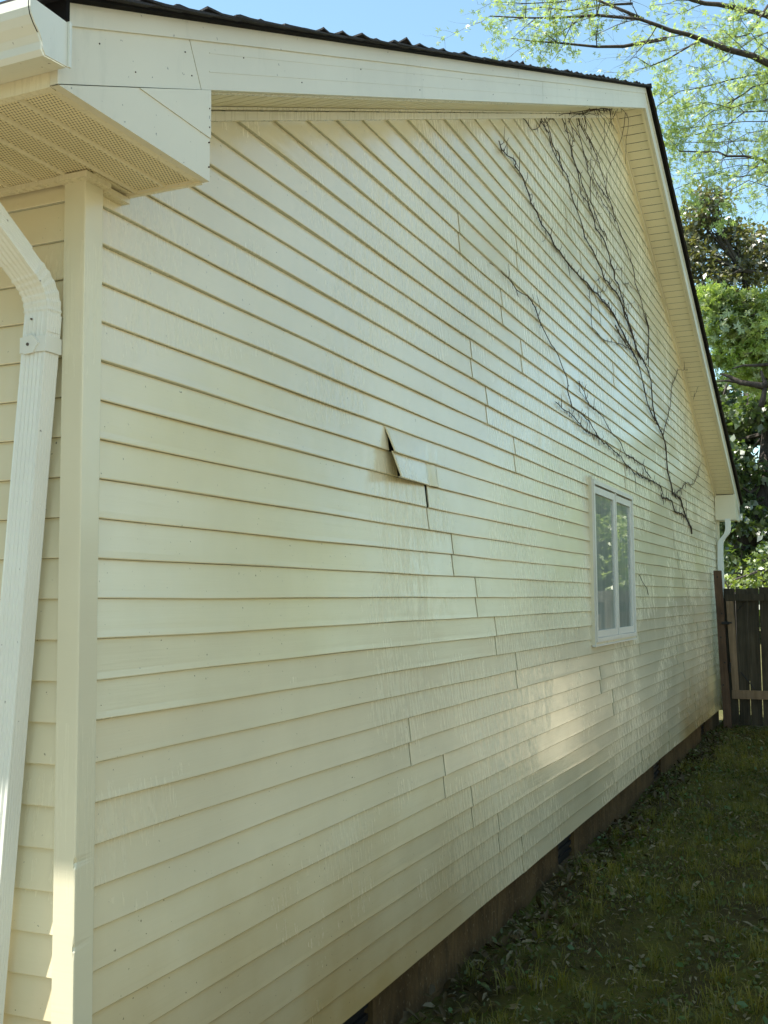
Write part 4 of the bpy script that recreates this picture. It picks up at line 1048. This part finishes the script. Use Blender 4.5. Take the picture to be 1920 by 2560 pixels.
# brighter maple beside the fascia
cl = [ell(1770,745,17,35,28,.8), ell(1800,770,17,45,35,1), ell(1850,765,17,45,32,1), ell(1900,760,17,45,32,1), ell(1800,820,17,50,35,1), ell(1860,830,17,50,40,1.1), ell(1915,840,17,45,45,1),
      ell(1830,880,17.2,50,35,.9), ell(1890,900,17.2,50,40,.9), ell(1950,880,17.2,50,60,1), ell(1800,880,17.3,25,30,.5), ell(1845,935,17.5,40,30,.7), ell(1905,950,17.5,45,35,.8)]
crown_tree('young_maple_tree', 'bright sunlit maple foliage between the dark tree and the gate', 'tree', (17.4, -1.9, GZ), [(17.6, -2.0, GZ-0.2), (17.5, -1.8, 1.2), (17.4, -1.4, 3.0), (17.3, -1.1, 4.6)], [0.14, 0.12, 0.08, 0.03], cl, M['leaf_mid'], 400, (0.07, 0.14), 32, star=True)
# big shade tree with a leaning trunk behind the gate
def q2(x, y, X_): return tuple(bp(1740+x/3.689, 900+y/3.689, 0, X_))
trunkA = [tuple(bp(1868, 1700, 0, 19)), tuple(bp(1866, 1500, 0, 19)), tuple(bp(1860, 1380, 0, 19)), tuple(bp(1885, 1310, 0, 19)), tuple(bp(1915, 1210, 0, 19.2)), tuple(bp(1925, 1080, 0, 19.4)), tuple(bp(1890, 1010, 0, 19.4)), tuple(bp(1860, 965, 0, 19.2))]
limbB = ([q2(664,215,16.6), q2(600,240,16.6), q2(530,225,16.6), q2(400,205,16.6), q2(300,150,16.6), q2(220,125,16.6)], [0.07, 0.06, 0.05, 0.045, 0.03, 0.012])
limbC = ([q2(664,40,16.6), q2(560,50,16.6), q2(440,50,16.6), q2(330,80,16.6)], [0.03, 0.026, 0.02, 0.01])
limbD = ([q2(600,430,16.6), q2(620,350,16.6), q2(640,230,16.6), q2(600,100,16.6)], [0.05, 0.045, 0.035, 0.02])
limbE = ([q2(400,205,16.6), q2(300,190,16.6), q2(190,195,16.6)], [0.03, 0.022, 0.01])
rgc = np.random.default_rng(44)
cl = []
for _ in range(58):
    u_ = rgc.uniform(1790, 2050); v_ = rgc.uniform(930, 1470)
    cl.append(ell(u_, v_, rgc.uniform(18.0, 22.5), rgc.uniform(30, 55), rgc.uniform(22, 38), rgc.uniform(0.7, 1.1)))
crown_tree('shade_tree', 'large dark leafed tree with a leaning trunk and bare pale limb behind the gate', 'tree', (19.0, -0.6, GZ), trunkA, [0.24, 0.22, 0.20, 0.20, 0.19, 0.15, 0.11, 0.06], cl, M['leaf_deep'], 330, (0.10, 0.20), 33, extra_limbs=[limbB, limbC, limbD, limbE])
# yellow-green bush low behind the gate boards
cl = [ell(1905,1400,16.5,30,35,1), ell(1925,1430,16.5,30,30,1), ell(1895,1450,16.4,25,20,.8), ell(1820,1455,16,14,16,.5), ell(1955,1380,16.6,30,40,1)]
crown_tree('garden_shrub', 'yellow green shrub showing just above the gate boards', 'shrub', (16.5, -1.2, GZ), [(16.5, -1.2, GZ-0.1), (16.5, -1.1, -0.6), (16.5, -1.0, 0.2)], [0.05, 0.04, 0.02], cl, M['leaf_bush'], 300, (0.06, 0.12), 34, per_clump_twigs=4)

cl = [(19.0+dx, -1.45+dy*0.6, z_+0.55, 0.55, 0.5, 0.45, 1.0) for dx, dy, z_ in ((0, 0, 0.4), (0.5, -0.3, 0.9), (-0.3, 0.2, 1.1), (0.2, 0.0, 1.6), (0.4, -0.6, 0.1), (-0.4, -0.4, 0.5))]
crown_tree('garden_shrub', 'rounded yellow green shrub farther behind the board fence, out in the sun', 'shrub', (19.0, -1.5, GZ), [(19.0, -1.5, GZ-0.1), (19.0, -1.5, -0.6), (19.0, -1.5, 0.9)], [0.06, 0.05, 0.02], cl, M['leaf_bush'], 420, (0.08, 0.15), 35, per_clump_twigs=4)
# unseen house added across the side yard so its sunlit wall bounces light
nh = thing('bounce_house', 'unseen pale house added behind the camera to bounce sunlight onto the gable', 'house', (1.0, -11.0, GZ))
b = MB(); b.box(-7, 8.5, -15, -8.6, GZ, 1.6); b.prism([(-15.4, 1.6), (-8.2, 1.6), (-11.8, 3.6)], 0, -7.4, 8.9)
b.build('wall', M['bounce_siding'], nh)
for x_ in (-4.5, 0.5, 5.0):
    b = MB(); ring(b, x_, x_+1.1, -0.5, 0.8, 0.06, -8.63, -8.58); b.build('bounce_house_window_frame', M['white'], nh)
    b = MB(); b.box(x_+0.06, x_+1.04, -8.61, -8.599, -0.44, 0.74); b.build('bounce_house_window_pane', M['hinge'], nh)

# neighbour's trees across the side yard (their glints show in the glossy siding and the glass)
for i, (x_, y_, h, r_, lab) in enumerate([(27.0, -4.6, 5.0, 1.5, 'round tree well behind the gate that shows reflected in the window'), (33.0, -6.0, 6.0, 1.8, 'farther round tree behind the fence that shows reflected in the window'), (15.0, -8.6, 6.0, 2.4, 'broad yard tree beside the fence corner, right of the frame'), (22.5, -11.5, 7.0, 3.0, 'tall yard tree far across the neighbouring lawn')]):
    rr2 = np.random.default_rng(60+i); cl = []
    for _ in range(16):
        a = rr2.uniform(0, 6.28); q = rr2.uniform(0, r_); cl.append((x_+math.cos(a)*q, y_+math.sin(a)*q*0.7, h*0.55+rr2.uniform(-2.2, 2.4), 1.3, 1.3, 0.9, 1.0))
    crown_tree('yard_tree', lab, 'tree', (x_, y_, GZ), [(x_, y_, GZ-0.2), (x_, y_, 0.5), (x_, y_, h*0.6)], [0.22, 0.18, 0.08], cl, M['leaf_mid'], 420, (0.14, 0.26), 70+i)

# unseen trees added behind the camera to hold sky light off the front wall
for i, (x_, y_, lab) in enumerate([(-9.5, 3.0, 'unseen tree added behind the camera to block sky light'), (-9.0, 8.5, 'unseen tree added farther along the front to block sky light')]):
    rr2 = np.random.default_rng(160+i); cl = []
    for _ in range(26):
        a = rr2.uniform(0, 6.28); q = rr2.uniform(0, 2.8); cl.append((x_+math.cos(a)*q*0.7, y_+math.sin(a)*q, rr2.uniform(0.2, 7.5), 1.3, 1.5, 1.1, 1.0))
    crown_tree('sky_blocker_tree', lab, 'tree', (x_, y_, GZ), [(x_, y_, GZ-0.2), (x_, y_, 0.5), (x_, y_, 5)], [0.25, 0.2, 0.08], cl, M['leaf_deep'], 300, (0.25, 0.42), 170+i)

# distant woodland closing the horizon
rg = np.random.default_rng(90); n = 26000
a = rg.uniform(R(-60), R(75), n); rad = rg.uniform(42, 58, n); hz = 3.4+1.1*np.sin(a*9)+0.8*np.sin(a*23+1)
hz = np.where((a < R(-13.0)) & (a > R(-19.5)), hz*0.25, hz)
C_ = np.stack([np.cos(a)*rad, np.sin(a)*rad, GZ+rg.uniform(0, 1, n)**0.9*(hz-GZ)], -1)
V = oval_leaf_verts(n, C_, rg.uniform(0.5, 1.1, n), rg, 0.4)
o = leaves_mesh('woods', V, M['leaf_deep'], None); o['kind'] = 'stuff'; o['label'] = 'distant wood closing the view behind the gate'; o['category'] = 'wood'
